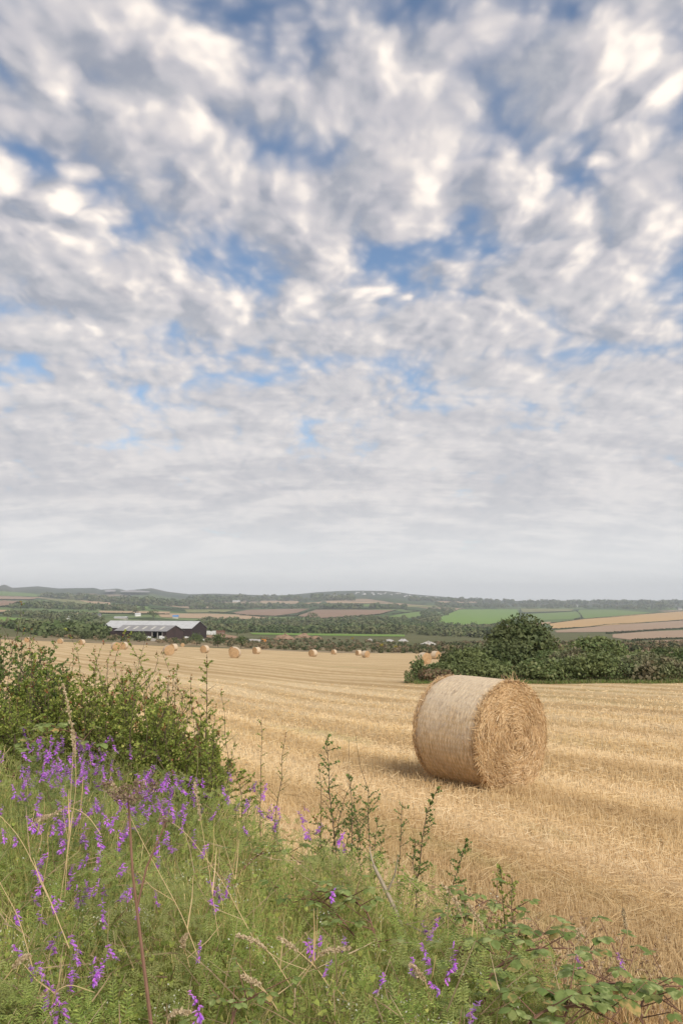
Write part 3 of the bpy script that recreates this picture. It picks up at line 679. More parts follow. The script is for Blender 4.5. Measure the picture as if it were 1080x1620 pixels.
def heap(px, py, w, h, label, mt, seed):
    r_ = np.random.default_rng(seed); p = land(px, py); s_ = p[1]/1247; t = M(); w *= s_; h *= s_
    n = 22; nr = 7; a = np.arange(n)*2*math.pi/n; V = []
    for j in range(nr):
        f = j/(nr-1); rr = (1-f**3)*w/2*(1+.22*r_.normal(size=n)*(1-f)); V += [(p[0]+rr[i]*math.cos(a[i]), p[1]+rr[i]*math.sin(a[i])*.7, p[2]-.6+h*f*(1+.15*r_.normal())+.6*f) for i in range(n)]
    i = np.arange(nr-1)[:, None]*n; j = np.arange(n)[None]; j2 = (j+1) % n
    t.add(V, np.stack([i+j, i+j2, i+n+j2, i+n+j], -1).reshape(-1, 4))
    return tagit(t.obj('spoil_heap', MAT[mt], off=tuple(p)), label, 'heap', 'heaps on the rough ground')
for k, a in enumerate([(615,1015,20,3.2,'long white rubble heap on the rough ground','stone'),(637,1014.5,16,3.5,'white rubble heap at the right end of the long one','stone'),(585,1014.5,10,4,'small grey rubble heap left of the white one','concrete'),
          (677,1021,26,6,'rounded grey earth mound on the rough ground','concrete'),(721,1021,12,5,'white rock pile just left of the big hedge','stone'),(450,1012,34,8,'brown earth bank behind the orange machine','earth'),
          (480,1009,26,6,'orange brown spoil heap on the skyline of the rough ground','earth'),(400,1014,46,3,'flat bare earth patch beside the orange machine','concrete'),(350,1010,60,6,'tan bare earth bank by the red frames','earth'),(500,1011,20,5,'small tan spoil heap','earth')]):
    heap(*a[:4], a[4], a[5], 90+k)
for k, (px, py, w, lb) in enumerate([(603,1026,9,'yellow gorse bush on the rough ground'),(626,1029,8,'second yellow gorse bush nearer the bales'),(557,1014,7,'small yellow gorse bush far back on the rough ground')]):
    b = land(px, min(py, edge_py(np.array([float(px)]))[0]-.5)); s_ = b[1]/1247
    crown_at('gorse_bush', b+[0,0,.8], w*s_*.5, w*s_*.5, lb, 'bush', 'gorse on the rough ground', 160,
             leaf=MAT.setdefault('gorse', leafmat('gorse', [(.45,.33,.04),(.30,.26,.05),(.12,.13,.04),(.5,.38,.05)], .2)), seed=300+k, trunkr=.05, qs=.3)
# ================================================================== straw bales
def wrap_col(q):
    tcn = q.n('ShaderNodeTexCoord').outputs['Object']; x, y, z = q.sep(tcn)
    zz = q.m('SUBTRACT', z, .66); ang = q.m('ARCTAN2', y, zz)
    st = q.noise(q.comb(q.m('MULTIPLY', x, 34), q.m('MULTIPLY', ang, 5.5), 0), 1.0, 5.0, .65)
    bl = q.noise(q.comb(q.m('MULTIPLY', x, 3), q.m('MULTIPLY', ang, 3), 4), 1.0, 4.0, .6)
    netw = q.m('MULTIPLY', q.sm(q.m('SINE', q.m('MULTIPLY', x, 150)), .2, 1.0), q.sm(q.m('SINE', q.m('MULTIPLY', ang, 70)), -.6, .6))
    c = q.mix(q.sm(st, .33, .68), (.42,.28,.14), (.74,.54,.32))
    c = q.mix(q.sm(bl, .35, .65, .0, .4), c, (.50,.37,.245))
    c = q.mix(q.m('MULTIPLY', netw, .30), c, (.82,.74,.60))
    rain = q.sm(q.m('ADD', q.m('COSINE', ang), q.m('MULTIPLY', q.m('SUBTRACT', bl, .5), 1.2)), -.15, .75, 0, .42)   # bleached by weather on its upper half
    return q.mix(rain, c, (.76,.66,.50))
def wrap_bump(q):
    tcn = q.n('ShaderNodeTexCoord').outputs['Object']; x, y, z = q.sep(tcn)
    ang = q.m('ARCTAN2', y, q.m('SUBTRACT', z, .66))
    return q.noise(q.comb(q.m('MULTIPLY', x, 40), q.m('MULTIPLY', ang, 9), 0), 1.0, 4.0, .65), .6, .015
MAT['net_wrap'] = mat('net_wrap', wrap_col, .8, wrap_bump, .15)
def face_col(q):
    tcn = q.n('ShaderNodeTexCoord').outputs['Object']; x, y, z = q.sep(tcn); zz = q.m('SUBTRACT', z, .66)
    r_ = q.m('SQRT', q.m('ADD', q.m('MULTIPLY', y, y), q.m('MULTIPLY', zz, zz))); ang = q.m('ARCTAN2', y, zz)
    n_ = q.noise(q.comb(q.m('MULTIPLY', r_, 34), q.m('MULTIPLY', ang, 2.5), 0), 1.0, 4.0, .6)
    return q.mix(q.sm(n_, .35, .65), (.32,.185,.075), (.66,.44,.20))
def face_bump(q):
    tcn = q.n('ShaderNodeTexCoord').outputs['Object']; x, y, z = q.sep(tcn); zz = q.m('SUBTRACT', z, .66)
    r_ = q.m('SQRT', q.m('ADD', q.m('MULTIPLY', y, y), q.m('MULTIPLY', zz, zz))); ang = q.m('ARCTAN2', y, zz)
    return q.noise(q.comb(q.m('MULTIPLY', r_, 38), q.m('MULTIPLY', ang, 3), 0), 1.0, 5.0, .6), .8, .02
MAT['bale_face'] = mat('bale_face', face_col, .85, face_bump, .1)
MAT['bale_straw'] = leafmat('bale_straw', [(.62,.42,.21),(.70,.50,.28),(.54,.34,.16),(.80,.63,.40),(.42,.25,.12),(.66,.46,.24),(.74,.55,.32)], .12)
def make_bale(label, group, RB=.66, L=.97, nf=9000, ns=1500, nr=1600, wd=.006, seed=3, cat='straw bale', rings=40, seg=110):
    r_ = np.random.default_rng(seed); t = empty('straw_bale', (0, 0, 0), label, cat, group)
    a = np.arange(seg)*2*math.pi/seg
    def rad(an, u):    # slightly slumped, uneven roll
        return RB*(1+.008*np.sin(3*an+1)+.006*np.sin(7*an+u*3)+.010*(1-(2*u-1)**4)-.006)
    us = np.linspace(0, 1, 16); V = []
    for u in us:
        rr = rad(a, u)*(1-.030*max(0, abs(2*u-1)-.86)/.14); z = np.maximum(rr*np.cos(a), -RB*.965)
        V.append(np.stack([np.full(seg, (u-.5)*L), rr*np.sin(a), z+RB], 1))
    i = np.arange(15)[:, None]*seg; j = np.arange(seg)[None]; j2 = (j+1) % seg
    Q = np.stack([i+j, i+seg+j, i+seg+j2, i+j2], -1).reshape(-1, 4)
    _part(M().add(np.concatenate(V), Q), 'net_wrap', MAT['net_wrap'], t).data.shade_smooth()
    for sgn in (1, -1):
        fr = np.linspace(0, .972, rings); VF = []
        for f in fr:
            rr = f*rad(a, .5); sp = .010*np.sin((f*RB/.052+a/(2*math.pi)*1)*2*math.pi)
            bulge = .045*(1-f**2.5)+sp*(f < .93)-.03*max(0, f-.9)/.1
            z = np.maximum(rr*np.cos(a), -RB*.96); VF.append(np.stack([sgn*(L/2+bulge), rr*np.sin(a), z+RB], 1))
        i = np.arange(rings-1)[:, None]*seg
        Q = np.stack([i+j, i+j2, i+seg+j2, i+seg+j], -1).reshape(-1, 4)
        if sgn > 0: Q = Q[:, ::-1]
        f_ = _part(M().add(np.concatenate(VF), Q), 'straw_face', MAT['bale_face'], t); f_.data.shade_smooth()
        # loose straws lying round the spiral
        n = nf if sgn > 0 else nf//4
        rr = RB*np.sqrt(r_.random(n))*.985; an = r_.random(n)*2*math.pi
        rad_v = np.stack([np.zeros(n), np.sin(an), np.cos(an)], 1); tan = np.stack([np.zeros(n), np.cos(an), -np.sin(an)], 1)
        d = nrm(tan*np.where(r_.random(n) < .9, 1, -1)[:, None]+rad_v*r_.normal(0, .38, (n, 1))+np.array([sgn, 0, 0])*r_.normal(.06, .16, (n, 1)))
        ln = r_.uniform(.04, .15, n); cen = rad_v*rr[:, None]; x = sgn*(L/2+.045*(1-(rr/RB)**2.5)+r_.uniform(-.004, .02, n))
        lump = .02*np.sin(an*3+rr*9)+.015*np.sin(an*8-rr*14); x = x+sgn*np.maximum(lump, -.004)
        pos = np.stack([x, cen[:, 1], np.maximum(cen[:, 2], -RB*.95)+RB], 1)-d*ln[:, None]*.5
        nm_ = np.tile([sgn, 0., 0.], (n, 1))+r_.normal(0, .5, (n, 3)); X_ = nrm(np.cross(d, nm_)); Z_ = np.cross(X_, d)
        w = r_.uniform(.6, 1.3, n)*wd
        V_, Q_ = inst(STRAW[0], STRAW[1], pos, (X_, d, Z_), np.stack([w, ln, w], 1))
        _part(M().add(V_, Q_), 'loose_straw', MAT['bale_straw'], f_)
    # rim of straw standing proud of the wrap
    m = M()
    for sgn, n in ((1, nr), (-1, nr//2)):
        an = r_.random(n)*2*math.pi; rad_v = np.stack([np.zeros(n), np.sin(an), np.cos(an)], 1); tan = np.stack([np.zeros(n), np.cos(an), -np.sin(an)], 1)
        dep = np.abs(r_.normal(0, .035, n)); big = .5+.5*np.sin(an*5+1)*np.sin(an*2.3)
        d = nrm(tan*r_.normal(.9, .5, (n, 1))+rad_v*r_.normal(.05, .17, (n, 1))+np.array([-sgn, 0, 0])*r_.normal(.10, .38, (n, 1)))
        ln = r_.uniform(.04, .13, n); pos = rad_v*(RB*(.985+.022*r_.random((n, 1)))); pos[:, 2] = np.maximum(pos[:, 2], -RB*.95)+RB
        pos[:, 0] = sgn*(L/2+.022-dep*(.4+big)); w = r_.uniform(.6, 1.3, n)*wd
        X_, Y_, Z_ = frames(d, rad_v+r_.normal(0, .4, (n, 3)))
        m.add(*inst(STRAW[0], STRAW[1], pos-d*ln[:, None]*.4, (X_, Y_, Z_), np.stack([w, ln, w], 1)))
    _part(m, 'straw_rim', MAT['bale_straw'], t)
    if ns:   # straws poking through the net
        an = r_.random(ns)*2*math.pi; rad_v = np.stack([np.zeros(ns), np.sin(an), np.cos(an)], 1); tan = np.stack([np.zeros(ns), np.cos(an), -np.sin(an)], 1)
        d = nrm(tan*r_.choice([-1, 1], ns)[:, None]+np.array([1., 0, 0])*r_.normal(0, .5, (ns, 1))+rad_v*r_.normal(.02, .10, (ns, 1)))
        ln = r_.uniform(.02, .07, ns); pos = rad_v*(RB*1.008); pos[:, 2] = np.maximum(pos[:, 2], -RB*.96)+RB; pos[:, 0] = r_.uniform(-L/2, L/2, ns)
        w = r_.uniform(.3, .7, ns)*wd; X_, Y_, Z_ = frames(d, rad_v)
        _part(M().add(*inst(STRAW[0], STRAW[1], pos, (X_, Y_, Z_), np.stack([w, ln, w], 1))), 'poking_straw', MAT['net_straw'], t)
    return t
MAT['net_straw'] = leafmat('net_straw', [(.52,.42,.31),(.60,.50,.39),(.42,.31,.20),(.66,.58,.48)], .1)
nb = np.array([.636, -.772]); fc = at(809, 1170, 9.5); c0 = fc[:2]-nb*.495
big = make_bale('big round straw bale with pale net wrapped side, standing alone in the near stubble', 'round straw bales left on the stubble field', nf=15000, ns=2600, nr=2600, wd=.0065)
big.location = (c0[0], c0[1], float(zfield(c0[0], c0[1]))-.015); big.rotation_euler = (R(0), 0, math.atan2(nb[1], nb[0]))
# tufts hanging off the lower left rim of the near face, and a few on top
m = M(); r_ = np.random.default_rng(5)
for (an, n, ln0, ln1, out, dn) in ((math.radians(-92), 34, .03, .10, -.15, .10), (math.radians(-108), 24, .03, .11, -.20, -.5), (math.radians(-4), 16, .10, .2, .0, .0), (math.radians(-132), 14, .12, .22, .0, -.9), (math.radians(-70), 8, .1, .2, -.3, .4)):
    a_ = an+r_.normal(0, .13, n); p = np.stack([np.full(n, .53), .665*np.sin(a_), .665*np.cos(a_)+.66], 1)
    rv = np.stack([np.zeros(n), np.sin(a_), np.cos(a_)], 1)
    d = nrm(rv*.35+np.array([out*2, 0, dn])+r_.normal(0, .4, (n, 3))); ln = r_.uniform(ln0, ln1, n)
    X_, Y_, Z_ = frames(d, rv+r_.normal(0, .3, (n, 3))); m.add(*inst(BL[0], BL[1], p, (X_, Y_, Z_), np.stack([np.full(n, .006), ln, ln], 1)))
_part(m, 'hanging_straw', MAT['bale_straw'], big)
far = None
def paler(o):
    a = mat('far_bale_face', lambda q: q.mix(q.noise(q.n('ShaderNodeTexCoord').outputs['Object'], 9, 4), (.44,.28,.145), (.62,.43,.25)), .9)
    b = leafmat('far_bale_straw', [(.56,.39,.21),(.66,.48,.29),(.46,.30,.15),(.60,.43,.25)], .1)
    c = mat('far_net_wrap', lambda q: q.mix(q.noise(q.n('ShaderNodeTexCoord').outputs['Object'], 12, 4), (.50,.38,.25), (.68,.57,.43)), .8)
    for k in o.children:
        for w in (k, *k.children):
            w.data.materials[0] = a if w.name.startswith('straw_face') else c if w.name.startswith('net_wrap') else b
BALES = [ # px, face centre py, apparent height, turn of the face from facing us, label
 (372,1031,18,-16,'front bale of the pair by the dark bushes, its round face towards us'),
 (370,1023,14,-40,'round bale half hidden directly behind another one, by the two dark bushes'),
 (267,1025,18,12,'far round bale below the right end of the brown barn'),
 (275,1018,12,-45,'round bale partly hidden behind the one below the brown barn'),
 (406,1029,12,-48,'round bale just right of the pair by the dark bushes'),
 (495,1033,12.5,-38,'round bale alone in the middle of the far stubble'),
 (528,1029,8.5,-35,'small far round bale close to the field edge, right of the middle one'),
 (567,1030,9.5,-50,'smaller rear bale of the pair at the far edge of the stubble'),
 (578,1034.5,12,42,'front bale of the pair at the far edge of the stubble'),
 (671,1048,20,35,'round bale peeping out at the left end of the dark hedge'),
 (689,1044,14,50,'round bale mostly hidden inside the left end of the dark hedge'),
 (300,1021,6.5,0,'tiny far round bale at the field edge in front of the barn gable'),
 (324,1035,13,-35,'round bale seen through the top of the tall leafy shoot'),
 (184,1019,15,15,'left bale of the pair seen over the thorn hedge'),
 (196,1020.5,13,-30,'right bale of the pair seen over the thorn hedge'),
 (130,1014,9.5,-40,'small round bale at the field edge over the left hedge'),
 (96,1012,9,-20,'far left round bale peeping between hedge shoots'),
 (44,1009,9,-20,'round bale at the far left, mostly behind the hedge')]
for px, py, h, turn, lb in BALES:
    if far is None: far = o = make_bale(lb, 'round straw bales left on the stubble field', nf=700, ns=0, nr=260, wd=.022, seed=8, rings=12, seg=40); paler(far)
    else: o = copytree(far); o['label'] = lb
    Y = 1247*1.34/h; ax, _ = ray(px, py); x = float(ax*Y); Y = float(min(Y, 246))
    o.location = (x, Y, float(zfield(x, Y))-.03); o.scale = (.93,)*3; o.rotation_euler = (0, 0, math.atan2(-1, -ax)+R(-turn)*-1)

# ================================================================== hedge in the middle distance
MAT['thicket'] = leafmat('thicket_leaf', [(.09,.13,.045),(.13,.18,.06),(.19,.225,.085),(.10,.145,.05),(.23,.25,.11)], .25, .6, patch=(.17,.20,.075), pscale=.5)
MAT['thicket_dark'] = leafmat('thicket_dark_leaf', [(.06,.085,.03),(.09,.12,.04),(.14,.16,.06),(.075,.10,.04)], .2, .6, patch=(.12,.14,.055), pscale=.8)
MAT['thicket_pale'] = leafmat('thicket_pale_leaf', [(.16,.20,.08),(.22,.26,.12),(.27,.30,.16),(.13,.17,.065)], .25, .6, patch=(.20,.17,.10), pscale=.6)
MAT['thicket_brown'] = leafmat('thicket_brown_leaf', [(.22,.15,.09),(.28,.20,.13),(.16,.12,.06),(.14,.15,.06)], .2, .7)
def bush(px, top, wpx, Y, mt, label, name='hedge_bush', n=3400, ls=.11, group='bushes of the dark hedge beyond the big bale', seed=1, cat='bush', full=1.0):
    r_ = np.random.default_rng(seed); ax, _ = ray(px, 1060); x = float(ax*Y); base = np.array([x, Y, float(zfield(x, Y))])
    tz = at(px, top, Y)[2]; h = tz-base[2]; w = wpx*Y/1247; t = empty(name, base, label, cat, group)
    k = 26; d = rand_dir(k, .5, r_); d[:, 2] = np.abs(d[:, 2]); c = base+np.array([0, 0, h*.32*full])+d*np.array([w*.36, w*.30, h*.44])
    rad = (w*.10+h*.10)*(.7+.8*r_.random(k))
    V, Q = clumps(c, rad, n//k, ls/np.mean(rad)*1.0, r_, .85); m = M().add(V, Q)
    # leaf tips breaking the outline
    d2 = rand_dir(n//6, .6, r_); d2[:, 2] = np.abs(d2[:, 2]); p = base+np.array([0, 0, h*.32*full])+d2*np.array([w*.5, w*.42, h*.68])*(.86+.2*r_.random((n//6, 1)))
    X_, Y_, Z_ = frames(rand_dir(n//6, .5, r_), None, r_); m.add(*inst(LEAF[0], LEAF[1], p, (X_, Y_, Z_), r_.uniform(.6, 1.3, n//6)*ls*1.3))
    m.obj('foliage', MAT[mt], t)
    m = M()
    for i in range(7): m.add(*tube(curve(base+np.array([r_.normal(0, w*.06), r_.normal(0, .1), -.1]), c[i], 6, wob=.05, r=r_), np.linspace(.07, .015, 6)))
    m.obj('stem', MAT['twig'], t)
    return t
for i, a in enumerate([(828,974,112,48,'thicket_dark','large round dark bush standing tallest in the hedge',6500,.14),(805,1012,92,42,'thicket_dark','dark green bush in front of the tallest one',4200,.11),
    (762,1020,84,45,'thicket_pale','pale green bush on the left shoulder of the tallest one',3400,.11),(716,1024,40,43,'thicket_dark','small upright dark bush near the left end of the hedge',2000,.10),
    (742,1028,80,41,'thicket','leafy green bush between the small upright bush and the dark one',3200,.11),(700,1050,62,40,'thicket','low green bush near the left end of the hedge',2200,.10),
    (662,1038,22,39.5,'thicket','thin leafy sapling at the very left end of the hedge',500,.09),(868,1030,84,44,'thicket','green bush on the right shoulder of the tallest one',3400,.11),
    (905,1030,90,41,'thicket_pale','pale green bush right of the tallest one, in front',3400,.11),(940,1014,120,66,'thicket','wide green bush standing further back against the brown fields',5200,.17),
    (960,1036,90,46,'thicket_dark','dark bush in the right half of the hedge',3400,.11),(1010,1034,84,43,'thicket','green and brown bush in the right half of the hedge',3400,.11),
    (1050,1026,90,45,'thicket_dark','dark bush near the right edge of the picture',3400,.11),(1092,1024,80,42,'thicket','bush cut by the right edge of the picture',3000,.11),
    (935,1036,110,39.5,'thicket','low spreading green bush at the foot of the hedge on the right',3200,.10),(1030,1036,110,39.3,'thicket_pale','low pale bush at the foot of the hedge near the right edge',3200,.10),
    (770,1045,100,39.6,'thicket','low bush at the foot of the hedge left of centre',3000,.10),(855,1045,90,39.3,'thicket','low bush at the foot of the hedge under the tallest bush',3000,.10),
    (690,1058,60,38.6,'thicket_brown','rusty brown bramble patch at the left foot of the hedge',1500,.09)]):
    bush(a[0], a[1], a[2], a[3], a[4], a[5], n=a[6], ls=a[7], seed=500+i)
# brambles, dead stems and grass fringe along its foot
n = 16000; px = rng.uniform(640, 1130, n); Y = 38.1+1.6*rng.random(n)**1.4+np.where(px < 690, .3, 0); ax, _ = ray(px, 1070); x = ax*Y
p = np.stack([x, Y, zfield(x, Y)+.02+rng.random(n)*.55*smooth((Y-38.0)/1.2)], 1)
X_, Y_, Z_ = frames(rand_dir(n, .5)); M().add(*inst(LEAF[0], LEAF[1], p, (X_, Y_, Z_), rng.uniform(.07, .15, n)))
tagit(M().add(*inst(LEAF[0], LEAF[1], p[:9000], (X_[:9000], Y_[:9000], Z_[:9000]), rng.uniform(.07, .15, 9000))).obj('brambles', MAT['thicket'], off=tuple(p.mean(0))), 'low brambles along the foot of the dark hedge', 'brambles', kind='stuff')
tagit(M().add(*inst(LEAF[0], LEAF[1], p[9000:12500], (X_[9000:12500], Y_[9000:12500], Z_[9000:12500]), rng.uniform(.07, .15, 3500))).obj('dead_growth', MAT['thicket_brown'], off=tuple(p.mean(0))), 'brown dead stalks along the foot of the dark hedge', 'dead growth', kind='stuff')
n = 7500; px = rng.uniform(655, 1130, n); Y = rng.uniform(37.5, 38.9, n)+np.clip((690-px)/90, 0, 1)*.3; ax, _ = ray(px, 1070); x = ax*Y; p = np.stack([x, Y, zfield(x, Y)], 1)
X_, Y_, Z_ = frames(rand_dir(n, 2.0)); s_ = rng.uniform(.08, .26, n)
MAT['verge_green'] = leafmat('verge_green', [(.14,.21,.05),(.19,.26,.07),(.23,.27,.10),(.28,.25,.12)], .3)
tagit(M().add(*inst(BL[0], BL[1], p, (X_, Y_, Z_), np.stack([np.full(n, .03), s_, s_], 1))).obj('grass', MAT['verge_green'], off=tuple(p.mean(0))), 'green grass fringe at the foot of the dark hedge', 'grass', kind='stuff')

# ================================================================== stubble stalks, closest part of the field
def stub_mat():
    m_ = bpy.data.materials.new('stubble_straw'); m_.use_nodes = True; t = m_.node_tree; t.nodes.clear(); q = G(t)
    p = wpos(q); u, v = row_uv(q, p)
    swath = q.noise(q.comb(q.m('MULTIPLY', u, .75), q.m('MULTIPLY', v, .05), 0), 1.0, 4.0, .55)
    st = [(.76,.56,.29),(.84,.65,.37),(.68,.48,.23),(.88,.73,.47),(.58,.40,.19),(.80,.60,.33),(.84,.68,.42)]
    c = q.ramp(island(q), [((i+.5)/7, s_) for i, s_ in enumerate(st)])
    c = q.mix(q.sm(swath, .38, .56, .62, 0), c, (.54,.38,.20))
    band = q.m('SINE', q.m('MULTIPLY_ADD', u, 2.5, q.m('MULTIPLY', q.noise(q.comb(q.m('MULTIPLY', u, .4), q.m('MULTIPLY', v, .08), 5), 1.0, 3.0, .6), 5.0)))
    c = q.mix(q.sm(band, -.2, .9, 0, .4), c, (.84,.68,.46)); c = q.mix(q.sm(band, -.1, -.95, 0, .42), c, (.50,.35,.18))
    grn = q.noise(q.comb(q.m('MULTIPLY', u, .9), q.m('MULTIPLY', v, .12), 9), 1.0, 3.0, .6)
    c = q.mix(q.sm(grn, .60, .72, 0, .4), c, (.30,.32,.11))
    b = q.n('ShaderNodeBsdfPrincipled'); b.inputs['Roughness'].default_value = .6; b.inputs['Specular IOR Level'].default_value = .25; q.put(b.inputs['Base Color'], c)
    tr = q.n('ShaderNodeBsdfTranslucent'); q.put(tr.inputs[0], c); mx = q.n('ShaderNodeMixShader'); mx.inputs[0].default_value = .2
    t.links.new(b.outputs[0], mx.inputs[1]); t.links.new(tr.outputs[0], mx.inputs[2]); o = q.n('ShaderNodeOutputMaterial'); t.links.new(mx.outputs[0], o.inputs[0])
    return m_
MAT['stub'] = stub_mat()
n = 260000; px = rng.uniform(-60, 1150, n); py = 1082+(1700-1082)*rng.random(n)**1.05
ax, az = ray(px, py); Y = 1.685/(-az-.054); Y = np.where(Y > 0, Y, 99); x = ax*Y
Y = np.where(x < 0, Y, Y); k = (Y > Yb(x)-.25) & (Y < 37.5) & (rng.random(len(Y)) < np.clip((40-Y)/22, 0, 1)) & ~((x < 0) & (Y < Yb(x)+.0)); x, Y = x[k], Y[k]; n = len(x)
z = zground(x, Y); u_ = x*math.cos(R(33))+Y*math.sin(R(33)); row = np.sin(u_*2.1+np.sin(x*.3))
dr = np.where(rng.random(n) < .80, 1, 0); up = np.where(dr == 1, 1.6, .12)
d = nrm(np.stack([rng.normal(0, .38, n)*np.where(dr==1,1,2), rng.normal(0, .38, n)*np.where(dr==1,1,2), up*np.abs(rng.normal(1, .3, n))], 1))
ln = np.where(dr == 1, rng.uniform(.04, .12, n)*np.clip(1.25-Y/50, .4, 1), rng.uniform(.06, .17, n))*(1+.35*row)
w = np.maximum(.0035, 0.95*Y/1247)*rng.uniform(.6, 1.2, n)
pos = np.stack([x, Y, z+np.where(dr == 1, -.01, rng.uniform(.01, .09, n))], 1)
X_ = nrm(np.cross(d, np.stack([ax[k]*0, np.ones(n), np.zeros(n)], 1)+rng.normal(0, .35, (n, 3)))); Z_ = np.cross(X_, d)
# keep straws out of the bale
dd = (x-c0[0])*nb[0]+(Y-c0[1])*nb[1]; ee = -(x-c0[0])*nb[1]+(Y-c0[1])*nb[0]; keep = ~((np.abs(dd) < .55) & (np.abs(ee) < .30))
V, Q = inst(STRAW[0], STRAW[1], pos[keep], (X_[keep], d[keep], Z_[keep]), np.stack([w, ln, w], 1)[keep])
tagit(M().add(V, Q).obj('stubble', MAT['stub'], off=(0, 8, -2)), 'cut golden stubble and loose straw covering the near field', 'stubble', kind='stuff')
# ================================================================== foreground bank
# tall dry margin between the bank and the stubble, on the right
def ground_cover(n, px0, px1, py0, py1, surf, cond):
    px = rng.uniform(px0, px1, n); py = rng.uniform(py0, py1, n); ax, az = ray(px, py)
    Y = np.full(n, 3.0)
    for _ in range(14):
        z = surf(ax*Y, Y); Y = .5*Y+.5*np.clip(z/az, .7, 12)
    x = ax*Y; k = cond(x, Y); return x[k], Y[k]
x, Y = ground_cover(30000, 560, 1180, 1330, 1640, lambda x, y: zground(x, y)+.15, lambda x, y: (y > Yb(x)-.45) & (y < Yb(x)+.25+1.1*smooth((x+.2)/1.0)*(0.35+.65*rng.random(len(x)))))
n = len(x); d = nrm(np.stack([rng.normal(0, .28, n), rng.normal(0, .28, n), np.ones(n)], 1)); ln = rng.uniform(.12, .42, n)*(.7+.3*smooth((x)/.8))
w = rng.uniform(.003, .006, n); X_, Y_, Z_ = frames(d); pos = np.stack([x, Y, zground(x, Y)-.01], 1)
tagit(M().add(*inst(BL[0], BL[1], pos, (X_, Y_, Z_), np.stack([w, ln, ln], 1))).obj('dry_grass', MAT['straw_blade'], off=tuple(pos.mean(0))), 'tall uncut dry grass between the bank and the stubble', 'dry grass', kind='stuff')
k = rng.random(n) < .17; nk = k.sum(); sp = pos[k]+d[k]*ln[k][:, None]*rng.uniform(.75, 1.0, (nk, 1)); sp = np.repeat(sp, 9, 0)+rng.normal(0, 1, (nk*9, 3))*np.array([.006, .006, .018])
X_, Y_, Z_ = frames(rand_dir(len(sp), .8)); tagit(M().add(*inst(LEAF[0], LEAF[1], sp, (X_, Y_, Z_), rng.uniform(.010, .022, len(sp)))).obj('dock_seeds', MAT['dry_brown'], off=tuple(pos.mean(0))), 'brown seed heads standing among the dry margin grass', 'seed heads', kind='stuff')

# soil under the plants is the stubble_field sheet; cover it with real growth
inveg = lambda x, y: (y < Yb(x)+.05) & (y > .75)
# grass blades
x, Y = ground_cover(70000, -120, 1200, 1120, 1760, vegtop, inveg); n = len(x)
hv = hveg(x, Y); d = nrm(np.stack([rng.normal(.12, .42, n), rng.normal(0, .42, n), np.ones(n)], 1)); ln = rng.uniform(.14, .42, n)*np.clip(hv/.5, .45, 1.2)
root = np.stack([x, Y, zground(x, Y)+np.maximum(0, hv-ln*.92)*rng.uniform(.75, 1, n)], 1)-d*np.array([1, 1, 0])*.1
w = rng.uniform(.0018, .0042, n); X_, Y_, Z_ = frames(d)
tagit(M().add(*inst(BL[0], BL[1], root, (X_, Y_, Z_), np.stack([w, ln, ln], 1))).obj('grass', MAT['blade'], off=tuple(root.mean(0))), 'tangled green and straw coloured grass on the roadside bank', 'grass', kind='stuff')
# feathery leaves
def pinnate(k=7):
    V, Q = [], []
    for i in range(k):
        y = .12+.88*i/(k-1)
        for s_ in (-1, 1):
            b = len(V); L_ = .26*(1-.35*abs(i/(k-1)-.45)); V += [(0, y, 0), (s_*L_*.5, y+.02, .03), (s_*L_, y+.12, -.01), (s_*L_*.45, y+.095, .03)]; Q.append((b, b+1, b+2, b+3))
    V = [(a, b_, c-.25*b_*b_) for a, b_, c in V]
    b = len(V); V += [(-.008, 0, 0), (.008, 0, 0), (.008, 1, -.25), (-.008, 1, -.25)]; Q.append((b, b+1, b+2, b+3))
    return V, Q
PIN = pinnate()
def clumpy(x, y): return .5+.25*np.sin(x*7+2*np.sin(y*5))+.25*np.sin(y*9+x*3)
x, Y = ground_cover(22000, -120, 1200, 1120, 1760, vegtop, inveg); n = len(x); hv = hveg(x, Y)
depth = rng.random(n)**1.6; pos = np.stack([x, Y, zground(x, Y)+hv*(1-.9*depth)+.16*(clumpy(x, Y)-.6)], 1)
X_, Y_, Z_ = frames(rand_dir(n, .7), (0, 0, 1.)); tagit(M().add(*inst(PIN[0], PIN[1], pos, (X_, Y_, Z_), rng.uniform(.028, .062, n))).obj('vetch_foliage', MAT['undergrowth'], off=tuple(pos.mean(0))), 'feathery green vetch and bedstraw foliage matted over the bank', 'undergrowth', kind='stuff')
# broad little leaves
x, Y = ground_cover(42000, -120, 1200, 1120, 1760, vegtop, inveg); n = len(x); hv = hveg(x, Y)
pos = np.stack([x, Y, zground(x, Y)+hv*(.95-.9*rng.random(n)**1.3)+.06*(clumpy(x+3, Y)-.6)], 1)
X_, Y_, Z_ = frames(rand_dir(n, .2), (0, 0, 1.)); tagit(M().add(*inst(LEAF2[0], [f for f in LEAF2[1]], pos, (X_, Y_, Z_), rng.uniform(.012, .032, n))).obj('undergrowth', MAT['hedge_leaf'], off=tuple(pos.mean(0))), 'small broad green leaves low among the grass of the bank', 'undergrowth', kind='stuff')
# dead brown stems and withered leaves lying through the green
x, Y = ground_cover(9000, -120, 1200, 1120, 1760, vegtop, inveg); n = len(x); k = clumpy(x*1.3+1, Y*1.3) > .45; x, Y = x[k], Y[k]; n = len(x); hv = hveg(x, Y)
pos = np.stack([x, Y, zground(x, Y)+hv*(.98-.6*rng.random(n))], 1); d = rand_dir(n, .35); X_, Y_, Z_ = frames(d); ln = rng.uniform(.06, .26, n); w = rng.uniform(.0015, .004, n)
tagit(M().add(*inst(BL[0], BL[1], pos, (X_, Y_, Z_), np.stack([w, ln, ln], 1))).obj('dead_stems', MAT['dry_brown'], off=tuple(pos.mean(0))), 'withered brown stems tangled through the green bank', 'dead stems', kind='stuff')
